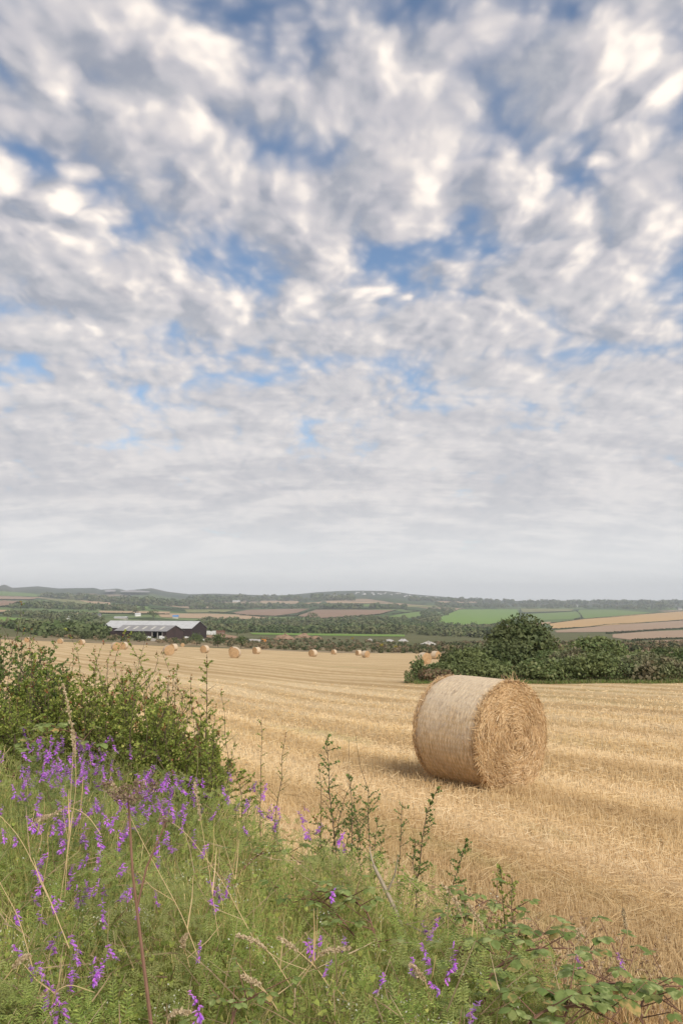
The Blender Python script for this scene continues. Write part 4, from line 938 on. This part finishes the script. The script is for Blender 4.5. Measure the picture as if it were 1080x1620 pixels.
# fine white bedstraw flowers
x, Y = ground_cover(420, 0, 900, 1340, 1640, vegtop, inveg); n = len(x); c = np.stack([x, Y, vegtop(x, Y)+rng.uniform(-.05, .02, n)], 1); c = c[clumpy(x*2, Y*2) > .62]
c = np.repeat(c, 7, 0)+rng.normal(0, .012, (len(c)*7, 3)); X_, Y_, Z_ = frames(rand_dir(len(c), .5))
tagit(M().add(*inst(LEAF[0], LEAF[1], c, (X_, Y_, Z_), rng.uniform(.004, .008, len(c)))).obj('bedstraw_flowers', MAT['white_petal'], off=tuple(c.mean(0))), 'tiny creamy flowers dotted through the green bank', 'flowers', kind='stuff')

# ---- leafy shoots and thorn bushes
def shoot_geo(m, a, b, r_, nt=10, nl=9, ls=.022, bow=.03, tw=.10, rad=.005, leafy=(0, 1), tips=True, dead=0.0):
    """one woody shoot with short side twigs; material slots: 0 wood 1 leaf 2 tip"""
    L = np.linalg.norm(np.subtract(b, a)); c = curve(a, b, 10, r_.normal(0, bow, 3)*np.array([1, 1, .2])*L*3, .006*L, r_)
    m.add(*tube(c, np.linspace(rad, rad*.25, 10), 4), 0); P_, D_ = [], []
    for i in range(nt):
        t = leafy[0]+(leafy[1]-leafy[0])*(i+r_.random())/nt; q_ = np.array([np.interp(t*9, range(10), c[:, j]) for j in range(3)])
        an = r_.random()*6.283; d = nrm(np.array([math.cos(an), math.sin(an), r_.uniform(.25, 1.0)])); l_ = tw*(1.15-t)*r_.uniform(.5, 1.3)+.02
        e = q_+d*l_; m.add(*tube(curve(q_, e, 3), [rad*.35, rad*.25, rad*.12], 3), 0)
        if r_.random() < dead: continue
        k = max(2, int(nl*r_.uniform(.6, 1.3))); tt = r_.random((k, 1)); P_.append(q_+(e-q_)*tt); D_.append(nrm(d*.6+r_.normal(0, .7, (k, 3))+[0, 0, .25]))
    if P_:
        P_ = np.concatenate(P_); D_ = np.concatenate(D_); X_, Y_, Z_ = frames(D_, None, r_)
        m.add(*inst(LEAF2[0], LEAF2[1], P_, (X_, Y_, Z_), r_.uniform(.65, 1.25, len(P_))*ls), 1)
    if tips:
        k = 5; X_, Y_, Z_ = frames(rand_dir(k, 1.0, r_), None, r_); m.add(*inst(LEAF2[0], LEAF2[1], np.tile(b, (k, 1))-r_.random((k, 1))*.04*np.array([0, 0, 1]), (X_, Y_, Z_), r_.uniform(.7, 1.2, k)*ls), 2)
def split_obj(m, t):
    """stem, foliage and young tips become separate parts"""
    for mi, nm in ((0, 'stem'), (1, 'foliage')):
        mm = M()
        idx = [i for i in range(len(m.V)) if min(1, m.I[i][0]) == mi]
        if not idx: continue
        offs = np.cumsum([0]+[len(v) for v in m.V])
        for i in idx: mm.add(m.V[i], m.F[i]-offs[i], max(0, m.I[i][0]-1))
        mm.obj(nm, m.mats[1:] if mi else m.mats[0], t)
def thorn_bush(px, Y, base_w, top, label, ns=24, seed=1, ls=.024, leaf='hedge_leaf', sprig=1.0):
    r_ = np.random.default_rng(seed); ax, _ = ray(px, 1150); x = float(ax*Y); b = np.array([x, Y, float(zground(x, Y))])
    w = base_w*Y/1247; t = empty('thorn_bush', b, label, 'bush', 'thorn bushes of the near hedge on the left'); m = M(); m.mats = [MAT['twig'], MAT[leaf], MAT['tip_leaf']]
    H_ = at(px, top, Y)[2]-b[2]
    for i in range(ns):
        o = np.array([r_.uniform(-.5, .5)*w, r_.uniform(-.32, .35)]); a = b+[o[0]*.8, o[1]*.7, -.05]
        a[2] = float(zground(a[0], a[1]))-.03
        hh = H_*(1-.30*(abs(o[0])/(w*.5))**2)*r_.uniform(.72, 1.02); e = np.array([b[0]+o[0]*1.15+r_.normal(0, .04), b[1]+o[1]*1.2, b[2]+hh])
        shoot_geo(m, a, e, r_, nt=30, nl=17, ls=ls*1.1, tw=.24, rad=.006, leafy=(.12, 1))
        if r_.random() < .45*sprig:
            e2 = e+np.array([r_.normal(0, .05), r_.normal(0, .05), r_.uniform(.10, .26)]); shoot_geo(m, e-[0, 0, .1], e2, r_, nt=6, nl=4, ls=ls*.85, tw=.05, rad=.003)
    split_obj(m, t); return t
thorn_bush(12, 5.6, 150, 1008, 'tall dense dark green thorn bush at the far left edge', 44, 11, .022, 'dark_leaf', .6)
thorn_bush(10, 5.0, 150, 1075, 'lighter green thorn bush at the left edge, in front of the dark one', 38, 12, .022)
thorn_bush(88, 5.5, 130, 1045, 'thorn bush with reddish tips between the left edge and the tall pale grass stalk', 36, 13, .022)
thorn_bush(160, 5.7, 130, 1052, 'thorn bush directly below the pair of bales', 30, 14, sprig=1.3)
thorn_bush(215, 5.2, 120, 1068, 'thorn bush in the middle of the near hedge with tall leafy sprays', 30, 15, sprig=1.3)
thorn_bush(275, 4.9, 110, 1092, 'thorn bush near the right end of the near hedge', 28, 16)
thorn_bush(322, 4.75, 66, 1125, 'lowest thorn bush ending the near hedge beside the tall bare shoot', 16, 17)
def shoot(pb, pt, Y, label, seed, nt=14, nl=6, ls=.02, tw=.09, rad=.005, leafy=(.1, 1), leaf='hedge_leaf', bow=.02, dead=.1, extra=0, tips=True):
    r_ = np.random.default_rng(seed); a = at(pb[0], pb[1], Y); e = at(pt[0], pt[1], Y); g0 = a.copy(); g0[2] = float(zground(a[0], a[1]))-.02
    t = empty('blackthorn_shoot', g0, label, 'shoot', 'single thorn shoots along the bank'); m = M(); m.mats = [MAT['twig'], MAT[leaf], MAT['tip_leaf']]
    f0 = max(0, (a[2]-g0[2])/(e[2]-g0[2]))
    nl = int(nl*2.0); ls *= .70; nt = int(nt*1.3); rad *= .75; tw *= 1.25; shoot_geo(m, g0, e, r_, nt, nl, ls, bow, tw, rad, (max(leafy[0], f0*.8), leafy[1]), tips, dead)
    for k in range(extra):
        s_ = g0+(e-g0)*r_.uniform(.2, .6); an = r_.random()*6.28; e2 = s_+np.array([math.cos(an)*.10, math.sin(an)*.08, r_.uniform(.12, .3)*np.linalg.norm(e-g0)*1.2]); shoot_geo(m, s_, e2, r_, nt//2, nl, ls, bow, tw*.7, rad*.6, (0, 1), tips, dead)
    split_obj(m, t); return t
for k, a in enumerate([
 ((338,1240),(327,1040),4.5,'tall leafy shoot rising above the right end of the thorn hedge',dict(nt=26,nl=8,tw=.13,extra=3,rad=.008,ls=.026)),
 ((352,1230),(352,1090),4.5,'thinner shoot just right of the tall leafy one',dict(nt=14,nl=5)),
 ((385,1230),(372,1175),4.4,'small sprig leaning right beside the hedge end',dict(nt=10,nl=5)),
 ((398,1240),(413,1138),4.2,'slim curved sprig left of the twiggy pair, reaching the stubble',dict(nt=14,nl=4,tw=.05,ls=.017)),
 ((430,1260),(452,1160),4.1,'thin twiggy shoot right of the slim curved sprig',dict(nt=16,nl=4,tw=.10,ls=.016)),
 ((470,1300),(505,1205),3.9,'bare slanting twig crossing towards the bushy thorn shoot',dict(nt=8,nl=2,dead=.5)),
 ((540,1370),(513,1170),3.8,'dense thorny shoot with a leafy top, left of the bare pair',dict(nt=30,nl=8,tw=.13,extra=5,rad=.007,leaf='dark_leaf',tips=False,ls=.022)),
 ((572,1370),(550,1172),3.8,'left one of two bare topped thorn shoots',dict(nt=24,nl=6,tw=.09,leafy=(.1,.75),leaf='dark_leaf',tips=False)),
 ((580,1370),(562,1166),3.85,'right one of two bare topped thorn shoots, the tallest twig',dict(nt=26,nl=7,tw=.10,extra=3,leafy=(.1,.8),leaf='dark_leaf',tips=False)),
 ((600,1390),(597,1290),3.6,'short bushy thorn shoot right of the bare topped pair',dict(nt=16,nl=7,leaf='dark_leaf')),
 ((648,1400),(638,1265),3.5,'spindly thorn shoot between the bare pair and the dense dark one',dict(nt=18,nl=4,tw=.07,leaf='dark_leaf',tips=False)),
 ((665,1430),(655,1330),3.4,'small leafy shoot below the spindly one',dict(nt=14,nl=7,leaf='dark_leaf')),
 ((700,1430),(692,1243),3.4,'dense dark upright shoot directly under the big bale',dict(nt=34,nl=8,tw=.075,rad=.006,leaf='dark_leaf',extra=2)),
 ((725,1440),(736,1328),3.2,'dark leafy shoot right of the one under the big bale',dict(nt=22,nl=8,leaf='dark_leaf',extra=2)),
 ((782,1470),(795,1375),3.0,'short leafy shoot beside the dry margin grass',dict(nt=20,nl=8,extra=3)),
 ((815,1470),(806,1385),3.0,'small green shoot at the edge of the dry margin grass',dict(nt=14,nl=6)),
 ((520,1370),(498,1290),3.7,'low shoot left of the dense thorny one',dict(nt=14,nl=7)),
 ((30,1100),(48,1010),5.0,'leafy spray rising at the left above the hedge',dict(nt=16,nl=6,tw=.08)),
 ((120,1110),(112,1000),5.0,'leafy spray with red tip over the hedge, left of the bales',dict(nt=16,nl=6,tw=.08)),
 ((205,1090),(196,1000),5.0,'tall leafy spray crossing the pair of bales',dict(nt=18,nl=8,tw=.08,ls=.026)),
 ((240,1100),(232,1014),4.9,'thin spray with red tip below the barn wall',dict(nt=14,nl=5,tw=.06)),
 ((262,1110),(256,1030),4.9,'thin spray below the single bale under the barn',dict(nt=12,nl=5,tw=.06)),
 ((165,1100),(150,1022),5.1,'thin spray just left of the pair of bales',dict(nt=12,nl=5,tw=.06)),
 ((285,1130),(282,1050),4.8,'reddish thin spray above the right part of the hedge',dict(nt=12,nl=4,tw=.06))]):
    shoot(a[0], a[1], a[2], a[3], 700+k, **a[4])

# ---- tufted vetch: eight forms, then copies
def vetch(seed, L=.06):
    r_ = np.random.default_rng(seed); t = empty('vetch_plant', (0, 0, 0), 'purple tufted vetch flower spike among the tangled bank grass', 'wildflower', 'tufted vetch spikes on the bank')
    top = np.array([r_.normal(0, .03), r_.normal(0, .03), .40]); c = curve((0, 0, 0), top, 9, r_.normal(0, .03, 3), .003, r_)
    _part(M().add(*tube(c, np.linspace(.0016, .0009, 9), 3)), 'stem', MAT['green_stem'], t)
    lean = nrm(np.array([r_.normal(0, .35), r_.normal(0, .35), 1])); nfl = int(r_.integers(16, 28)); s_ = np.sort(r_.random(nfl)); side = r_.random()*6.28
    P_ = top-lean*(1-s_[:, None])*L+r_.normal(0, .0025, (nfl, 3)); an = side+r_.normal(0, .9, nfl)
    D_ = nrm(np.stack([np.cos(an), np.sin(an), -.75+.7*s_+r_.normal(0, .2, nfl)], 1)); X_, Y_, Z_ = frames(D_, (0, 0, 1.), r_)
    FL = [(0,0,0),(.22,.4,.14),(.12,1,.20),(-.12,1,.20),(-.22,.4,.14),(.14,.55,-.12),(-.14,.55,-.12)], [(0,1,2,3),(0,3,4,4),(0,5,6,6)]
    sz = (.0175-.007*s_)*r_.uniform(.8, 1.25, nfl)
    FQ = np.array([(0,1,2,3)]); V, Q = inst(FL[0], [(0,1,2,3)], P_, (X_, Y_, Z_), sz); m = M().add(V, Q); V, Q = inst(FL[0], [(0,3,4)], P_, (X_, Y_, Z_), sz); m.add(V, Q); V, Q = inst(FL[0], [(0,5,6)], P_, (X_, Y_, Z_), sz); m.add(V, Q)
    _part(m, 'flower_spike', MAT['petal' if seed % 4 else 'petal_faded'], t)
    m = M(); k = 3; P_ = c[[3, 5, 6]]; X_, Y_, Z_ = frames(rand_dir(k, .4, r_), (0, 0, 1.)); m.add(*inst(PIN[0], PIN[1], P_, (X_, Y_, Z_), r_.uniform(.05, .08, k)))
    _part(m, 'foliage', MAT['vetch_leaf'], t); return t
protos = [vetch(s_, L) for s_, L in ((1,.05),(2,.06),(3,.045),(4,.05),(5,.07),(6,.055),(7,.04),(8,.045),(9,.065))]
spots = []
def band(n, poly):
    P_ = np.array(poly, float); k = 0
    while k < n:
        a, b = rng.uniform(P_[:, 0].min(), P_[:, 0].max()), rng.uniform(P_[:, 1].min(), P_[:, 1].max())
        if inpoly(np.array([a]), np.array([b]), poly)[0]: spots.append((a, b)); k += 1
band(110, [(0,1190),(60,1150),(170,1160),(250,1210),(340,1250),(300,1330),(150,1340),(0,1320)])
band(60, [(20,1170),(170,1165),(180,1240),(20,1250)])
band(22, [(330,1230),(420,1240),(525,1300),(520,1335),(400,1310),(330,1290)])
band(34, [(220,1210),(310,1240),(300,1290),(215,1290)])
band(44, [(0,1320),(330,1320),(320,1440),(120,1620),(0,1620)])
band(13, [(330,1320),(560,1340),(760,1480),(760,1600),(300,1600)])
spots += [(155,1400),(160,1412),(148,1390),(48,1525),(46,1540),(50,1510),(20,1450),(135,1530),(60,1360),(68,1370),(197,1500),(184,1405),(345,1425),(336,1420),(110,1360),(555,1352),(497,1310),(510,1305),
          (695,1530),(700,1520),(612,1560),(628,1500),(880,1528),(965,1525),(802,1590),(738,1520),(515,1530),(250,1285),(256,1275),(105,1215),(58,1160),(130,1165),(136,1160),(375,1612),(500,1415),(520,1475)]
for k, (px, py) in enumerate(spots):
    P0_ = hit(px, py, lambda x, y: vegtop(x, y)+.03, .9, 9, 700); i = int(rng.integers(0, 9)); o = protos[i] if k >= 0 and not protos[i].get('_u') else copytree(protos[i])
    protos[i]['_u'] = 1
    if '_u' in o: pass
    s_ = rng.uniform(.7, 1.15); o.location = tuple(float(c) for c in (P0_-np.array([0, 0, .40*s_-.02]))); o.rotation_euler = (rng.normal(0, .12), rng.normal(0, .12), rng.uniform(0, 6.28)); o.scale = (s_,)*3 if P0_[1] > 2.7 else (s_*.8, s_*.8, s_)
for o in bpy.data.objects:
    if '_u' in o: del o['_u']

# ---- dry grass stalks with seed heads
def stalk(pts, head, label, seed, rad=.0016, hw=.007, n=90, name='grass_stalk', mt='seed_head', down=0, group='dry seeding grass stalks', ls=.011):
    """pts: (px, py, distance) from root to tip; head: part of the length, from the tip, that carries seeds"""
    r_ = np.random.default_rng(seed); P_ = np.array([at(*p) for p in pts]); L = np.concatenate([[0], np.cumsum(np.linalg.norm(np.diff(P_, axis=0), axis=1))]); t_ = np.linspace(0, L[-1], 16)
    c = np.stack([np.interp(t_, L, P_[:, j]) for j in range(3)], 1)
    for _ in range(2): c[1:-1] = (c[:-2]+2*c[1:-1]+c[2:])/4
    g0 = c[0].copy(); t = empty(name, g0, label, 'grass stalk', group)
    M().add(*tube(c, np.linspace(rad, rad*.45, 16), 4)).obj('stem', MAT['straw_blade'], t)
    if head:
        u = 15*(1-head*r_.random(n)); q_ = np.stack([np.interp(u, range(16), c[:, j]) for j in range(3)], 1); tg = nrm(np.stack([np.interp(u, range(16), np.gradient(c[:, j])) for j in range(3)], 1))
        env = np.sin(np.clip((u/15-(1-head))/head, .05, .97)*math.pi)**.5; q_ = q_+r_.normal(0, 1, (n, 3))*(hw*.35*env)[:, None]
        X_, Y_, Z_ = frames(nrm(tg+r_.normal(0, .35, (n, 3))), None, r_); M().add(*inst(LEAF2[0], LEAF2[1], q_, (X_, Y_, Z_), r_.uniform(.7, 1.2, n)*ls)).obj('seed_head', MAT[mt], t)
    m = M(); a = c[5]; d = nrm(rand_dir(2, .8, r_)); X_, Y_, Z_ = frames(d, (0, 0, 1.)); m.add(*inst(BL[0], BL[1], c[[4, 6]], (X_, Y_, Z_), np.stack([np.full(2, .004), np.full(2, .16), np.full(2, .16)], 1))); m.obj('blade', MAT['straw_blade'], t)
for k, (pts, hd, lb) in enumerate([
 ([(103,1420,2.6),(112,1260,2.6),(118,1160,2.6),(100,1083,2.6)],.30,'tall pale grass stalk with a long seed head rising against the thorn hedge'),
 ([(95,1430,2.5),(110,1330,2.5),(122,1240,2.5),(116,1155,2.5)],.16,'second upright straw stalk leaning on the tallest one'),
 ([(330,1560,2.2),(290,1450,2.2),(235,1350,2.2),(180,1240,2.2)],.10,'long straw stem slanting left across the reddish dead stem'),
 ([(345,1480,2.4),(330,1370,2.4),(318,1300,2.4),(308,1240,2.4)],.25,'upright pale seeding stalk left of the vetch patch at the hedge end'),
 ([(420,1520,2.3),(350,1390,2.3),(290,1310,2.3),(270,1300,2.3)],0,'straight bare straw stem slanting across the middle of the bank'),
 ([(110,1500,2.1),(70,1400,2.1),(30,1320,2.1),(-20,1270,2.1)],0,'bare straw stem slanting out at the left edge'),
 ([(60,1560,2.0),(30,1450,2.0),(-20,1360,2.0)],0,'lower bare straw stem slanting out at the left edge'),
 ([(460,1560,2.1),(430,1510,2.1),(405,1488,2.1),(375,1480,2.1)],.45,'drooping plump seed head pointing left in the lower middle'),
 ([(520,1560,2.1),(500,1530,2.1),(478,1510,2.1),(441,1483,2.1)],.35,'narrow drooping seed head just right of the plump one'),
 ([(470,1560,2.1),(490,1530,2.1),(510,1505,2.1),(552,1500,2.1)],.5,'arching seed head curving right in the lower middle'),
 ([(440,1600,2.0),(425,1575,2.0),(410,1556,2.0),(385,1545,2.0)],.4,'short seed head low in the middle of the bank'),
 ([(690,1600,2.1),(670,1560,2.1),(655,1530,2.1),(648,1528,2.1)],.3,'pale nodding seed head at the lower right of the middle'),
 ([(655,1620,2.0),(680,1580,2.0),(672,1550,2.0),(652,1528,2.0)],.3,'loose pale seed head bending over at lower right'),
 ([(30,1640,1.9),(45,1600,1.9),(60,1580,1.9),(75,1570,1.9)],.6,'plump tan seed head at the bottom left corner'),
 ([(0,1560,1.9),(15,1540,1.9),(30,1520,1.9),(45,1512,1.9)],.5,'tan seed head at the left edge low down'),
 ([(260,1640,1.9),(265,1610,1.9),(280,1600,1.9),(300,1602,1.9)],.6,'tan seed head lying at the bottom left of the middle'),
 ([(80,1620,1.9),(85,1570,1.9),(110,1556,1.9),(150,1570,1.9)],.0,'arched bare straw hoop at the bottom left'),
 ([(770,1560,2.4),(740,1480,2.4),(720,1420,2.4),(700,1400,2.4)],.35,'brownish seed plume leaning left beside the bramble leaves'),
 ([(820,1600,2.3),(790,1530,2.3),(760,1460,2.3),(740,1430,2.3)],.3,'second brownish seed plume by the bramble leaves'),
 ([(590,1480,2.9),(600,1400,2.9),(586,1345,2.9)],.0,'thin grey stalk beside the broken pale stick'),
 ([(300,1530,2.2),(292,1500,2.2),(288,1490,2.2),(296,1478,2.2)],.5,'short upright seed head right of the reddish stem'),
 ([(380,1420,2.8),(365,1370,2.8),(350,1320,2.8)],.0,'thin leaning straw near the vetch at the hedge end'),
 ([(60,1350,2.9),(68,1320,2.9),(50,1300,2.9),(75,1290,2.9)],.3,'small bent straw in the purple vetch patch'),
 ([(160,1320,2.8),(140,1290,2.8),(110,1275,2.8),(60,1300,2.8)],.35,'bent pale stalk nodding left in the vetch patch'),
 ([(1010,1600,2.4),(1000,1520,2.4),(985,1440,2.4)],.2,'thin dry stalk standing above the bramble at the right'),
 ([(905,1640,2.2),(915,1560,2.2),(915,1470,2.2)],.12,'upright yellow green stalk through the bramble leaves')]):
    stalk(pts, hd, lb, 900+k, n=int(60+240*hd))

# ---- dead umbel with reddish stem
t = empty('dead_umbel', at(243, 1640, 2.0), 'dead hogweed with a reddish brown stem and flat brown seed umbels', 'dead plant')
Yq = 2.15; c = np.array([at(*p) for p in ((243,1650,1.95),(232,1560,2.0),(222,1480,2.05),(210,1380,2.1),(205,1290,2.15),(203,1262,2.15))])
m = M().add(*tube(c, [.0048,.0045,.004,.0035,.003,.0024], 6)); br = [np.array([at(*p) for p in ((216,1440,2.07),(232,1372,2.1),(255,1320,2.12),(262,1300,2.12))])]
m.add(*tube(br[0], [.003,.0028,.002,.0015], 5)); m.obj('stem', MAT['red_stem'], t)
m = M(); sm_ = M(); r_ = np.random.default_rng(77)
heads = [(at(x_, y_, Yq+dz), sz) for x_, y_, dz, sz in ((203,1245,0,.030),(182,1252,.02,.024),(226,1250,-.02,.026),(212,1262,-.05,.022),(168,1240,.05,.02),(222,1238,.05,.022),(190,1262,-.04,.02),(262,1298,0,.016),(244,1242,0,.014))]
for hp_, sz in heads:
    o_ = c[-1] if hp_[0] < at(250, 1290, 2.1)[0] else br[0][-1]; mid = hp_-np.array([0, 0, .02]); sm_.add(*tube(curve(o_, mid, 5, (0, 0, -.008)), [.0018,.0016,.0014,.0012,.001], 4))
    for i in range(9):
        an = r_.random()*6.28; e = hp_+np.array([math.cos(an)*sz*r_.uniform(.3, 1), math.sin(an)*sz*r_.uniform(.3, 1), r_.normal(0, .003)]); sm_.add(*tube(curve(mid, e, 3, (0, 0, -.003)), .0006, 3))
        X_, Y_, Z_ = frames(rand_dir(9, .6, r_), None, r_); m.add(*inst(LEAF2[0], LEAF2[1], e+r_.normal(0, .0035, (9, 3)), (X_, Y_, Z_), r_.uniform(.006, .011, 9)))
sm_.obj('rays', MAT['umbel'], t); m.obj('seeds', MAT['umbel'], t)
# side spike on the stem
shoot2 = empty('dead_branch', at(632, 1480, 2.9), 'pale broken forked stick standing in the middle of the bank', 'stick')
c = np.array([at(*p) for p in ((640,1480,2.9),(625,1440,2.9),(606,1400,2.9),(590,1368,2.9))]); m = M().add(*tube(c, [.008,.0075,.007,.0055], 7)); m.obj('main_stem', MAT['pale_wood'], shoot2)
m = M()
for a in (((612,1412,2.9),(624,1385,2.88),(630,1352,2.85)), ((600,1390,2.9),(588,1360,2.95),(584,1340,2.98)), ((640,1460,2.9),(668,1475,2.8),(690,1450,2.75))): m.add(*tube(np.array([at(*p) for p in a]), [.004,.003,.0015], 5))
m.obj('side_twig', MAT['pale_wood'], shoot2)

# ---- brambles
def bleaf():
    V, Q = [], []; n_ = 7; prof = [0, .24, .36, .40, .34, .2, 0]
    for i in range(n_):
        y = i/(n_-1); w = prof[i]; dz = -.18*y*y
        V += [(-w-.02*(i % 2), y-.03, .05*w+dz+.02*math.sin(i*2)), (-w*.5, y, .10*w*2+dz), (0, y+.01, dz-.01), (w*.5, y, .10*w*2+dz), (w+.02*(i % 2), y-.03, .05*w+dz+.02*math.sin(i*2))]
    for i in range(n_-1):
        for j in range(4): Q.append((i*5+j, i*5+j+1, i*5+j+6, i*5+j+5))
    return V, Q
BLF = bleaf()
def bramble(pts, label, seed, nodes=14, ls=.05, leafm='bramble_leaf'):
    ls *= .60; nodes = int(nodes*1.6)
    r_ = np.random.default_rng(seed); P_ = np.array([at(*p) for p in pts]); t = empty('bramble', P_[0], label, 'bramble', 'bramble stems on the bank')
    L = np.concatenate([[0], np.cumsum(np.linalg.norm(np.diff(P_, axis=0), axis=1))]); tt_ = np.linspace(0, L[-1], 18); c = np.stack([np.interp(tt_, L, P_[:, j]) for j in range(3)], 1)
    for _ in range(2): c[1:-1] = (c[:-2]+2*c[1:-1]+c[2:])/4
    m = M().add(*tube(c, np.linspace(.0035, .0018, 18), 5)); lv = M()
    for i in range(nodes):
        q_ = c[int(1+16*(i+r_.random()*.6)/nodes)]; an = r_.random()*6.28; d = nrm(np.array([math.cos(an), math.sin(an)*.8-.2, r_.uniform(.3, .9)])); e = q_+d*r_.uniform(.05, .12); m.add(*tube(curve(q_, e, 3), [.0018,.0014,.001], 4))
        k = int(r_.choice([3, 3, 5])); base = math.atan2(d[1], d[0])
        for j in range(k):
            a2 = base+(j-(k-1)/2)*1.0+r_.normal(0, .15); dd = nrm(np.array([[math.cos(a2), math.sin(a2), r_.uniform(-.35, .15)]])); X_, Y_, Z_ = frames(dd, (0, 0, 1.)); lv.add(*inst(BLF[0], BLF[1], e[None]+dd*.006, (X_, Y_, Z_), [ls*r_.uniform(.7, 1.2)*(1.15 if j == (k-1)//2 else .9)]))
    m.obj('stem', MAT['red_stem'], t); lv.obj('foliage', MAT[leafm], t, smooth=True)
MAT['bramble_leaf'] = MAT['bramble_leaf']
for k, (pts, lb, nd, ls) in enumerate([
 ([(760,1640,2.0),(770,1540,2.15),(830,1500,2.3),(920,1500,2.4),(1000,1520,2.4)],'bramble arching right over the lower right of the bank',18,.062),
 ([(880,1660,1.9),(900,1580,2.05),(960,1550,2.15),(1030,1570,2.2),(1090,1610,2.2)],'bramble with dark stem at the bottom right corner',17,.06),
 ([(700,1560,2.3),(730,1490,2.5),(790,1475,2.6),(860,1500,2.6)],'bramble below the dry margin grass, left of the arching one',14,.055),
 ([(800,1680,1.8),(850,1600,1.95),(920,1590,2.0),(980,1620,2.0)],'bramble low in front at the bottom, right of the middle',14,.058),
 ([(720,1500,2.7),(740,1440,2.8),(780,1420,2.9),(820,1445,2.9)],'small bramble sprig next to the short leafy shoot',8,.05),
 ([(560,1480,2.7),(520,1430,2.8),(480,1420,2.9),(440,1440,2.9)],'bramble creeping left in the middle of the bank',12,.05),
 ([(600,1500,2.6),(580,1440,2.7),(545,1415,2.8),(500,1410,2.8)],'bramble beside the broken stick',9,.045),
 ([(360,1640,1.9),(375,1590,2.0),(400,1575,2.05),(430,1590,2.05)],'yellow green bramble leaves near the bottom edge, left of the middle',7,.036),
 ([(20,1230,4.2),(50,1170,4.4),(100,1150,4.5),(160,1190,4.5)],'pale bramble under the thorn hedge at the left',14,.07),
 ([(380,1380,3.3),(410,1350,3.4),(450,1345,3.4),(480,1370,3.4)],'small bramble right of the purple vetch patch',8,.05),
 ([(1020,1640,2.1),(1010,1590,2.2),(1040,1560,2.3),(1080,1560,2.35)],'thin bramble tip at the right edge over the dry grass',7,.045)]):
    bramble(pts, lb, 1100+k, nd, ls)
# ------------------------------------------------------------------ air
hm = bpy.data.materials.new('haze'); hm.use_nodes = True; hm.node_tree.nodes.clear(); q = G(hm.node_tree)
pv = q.n('ShaderNodeVolumePrincipled'); pv.inputs['Color'].default_value = (.90, .95, 1.0, 1); pv.inputs['Density'].default_value = 1.15e-4; pv.inputs['Anisotropy'].default_value = .1
ho = q.n('ShaderNodeOutputMaterial'); hm.node_tree.links.new(pv.outputs[0], ho.inputs['Volume'])
tagit(M().add(*boxmesh(-9500, 9500, -60, 9800, -115, 230)).obj('haze', hm), kind='stuff', label='thin pale summer haze filling the valley')
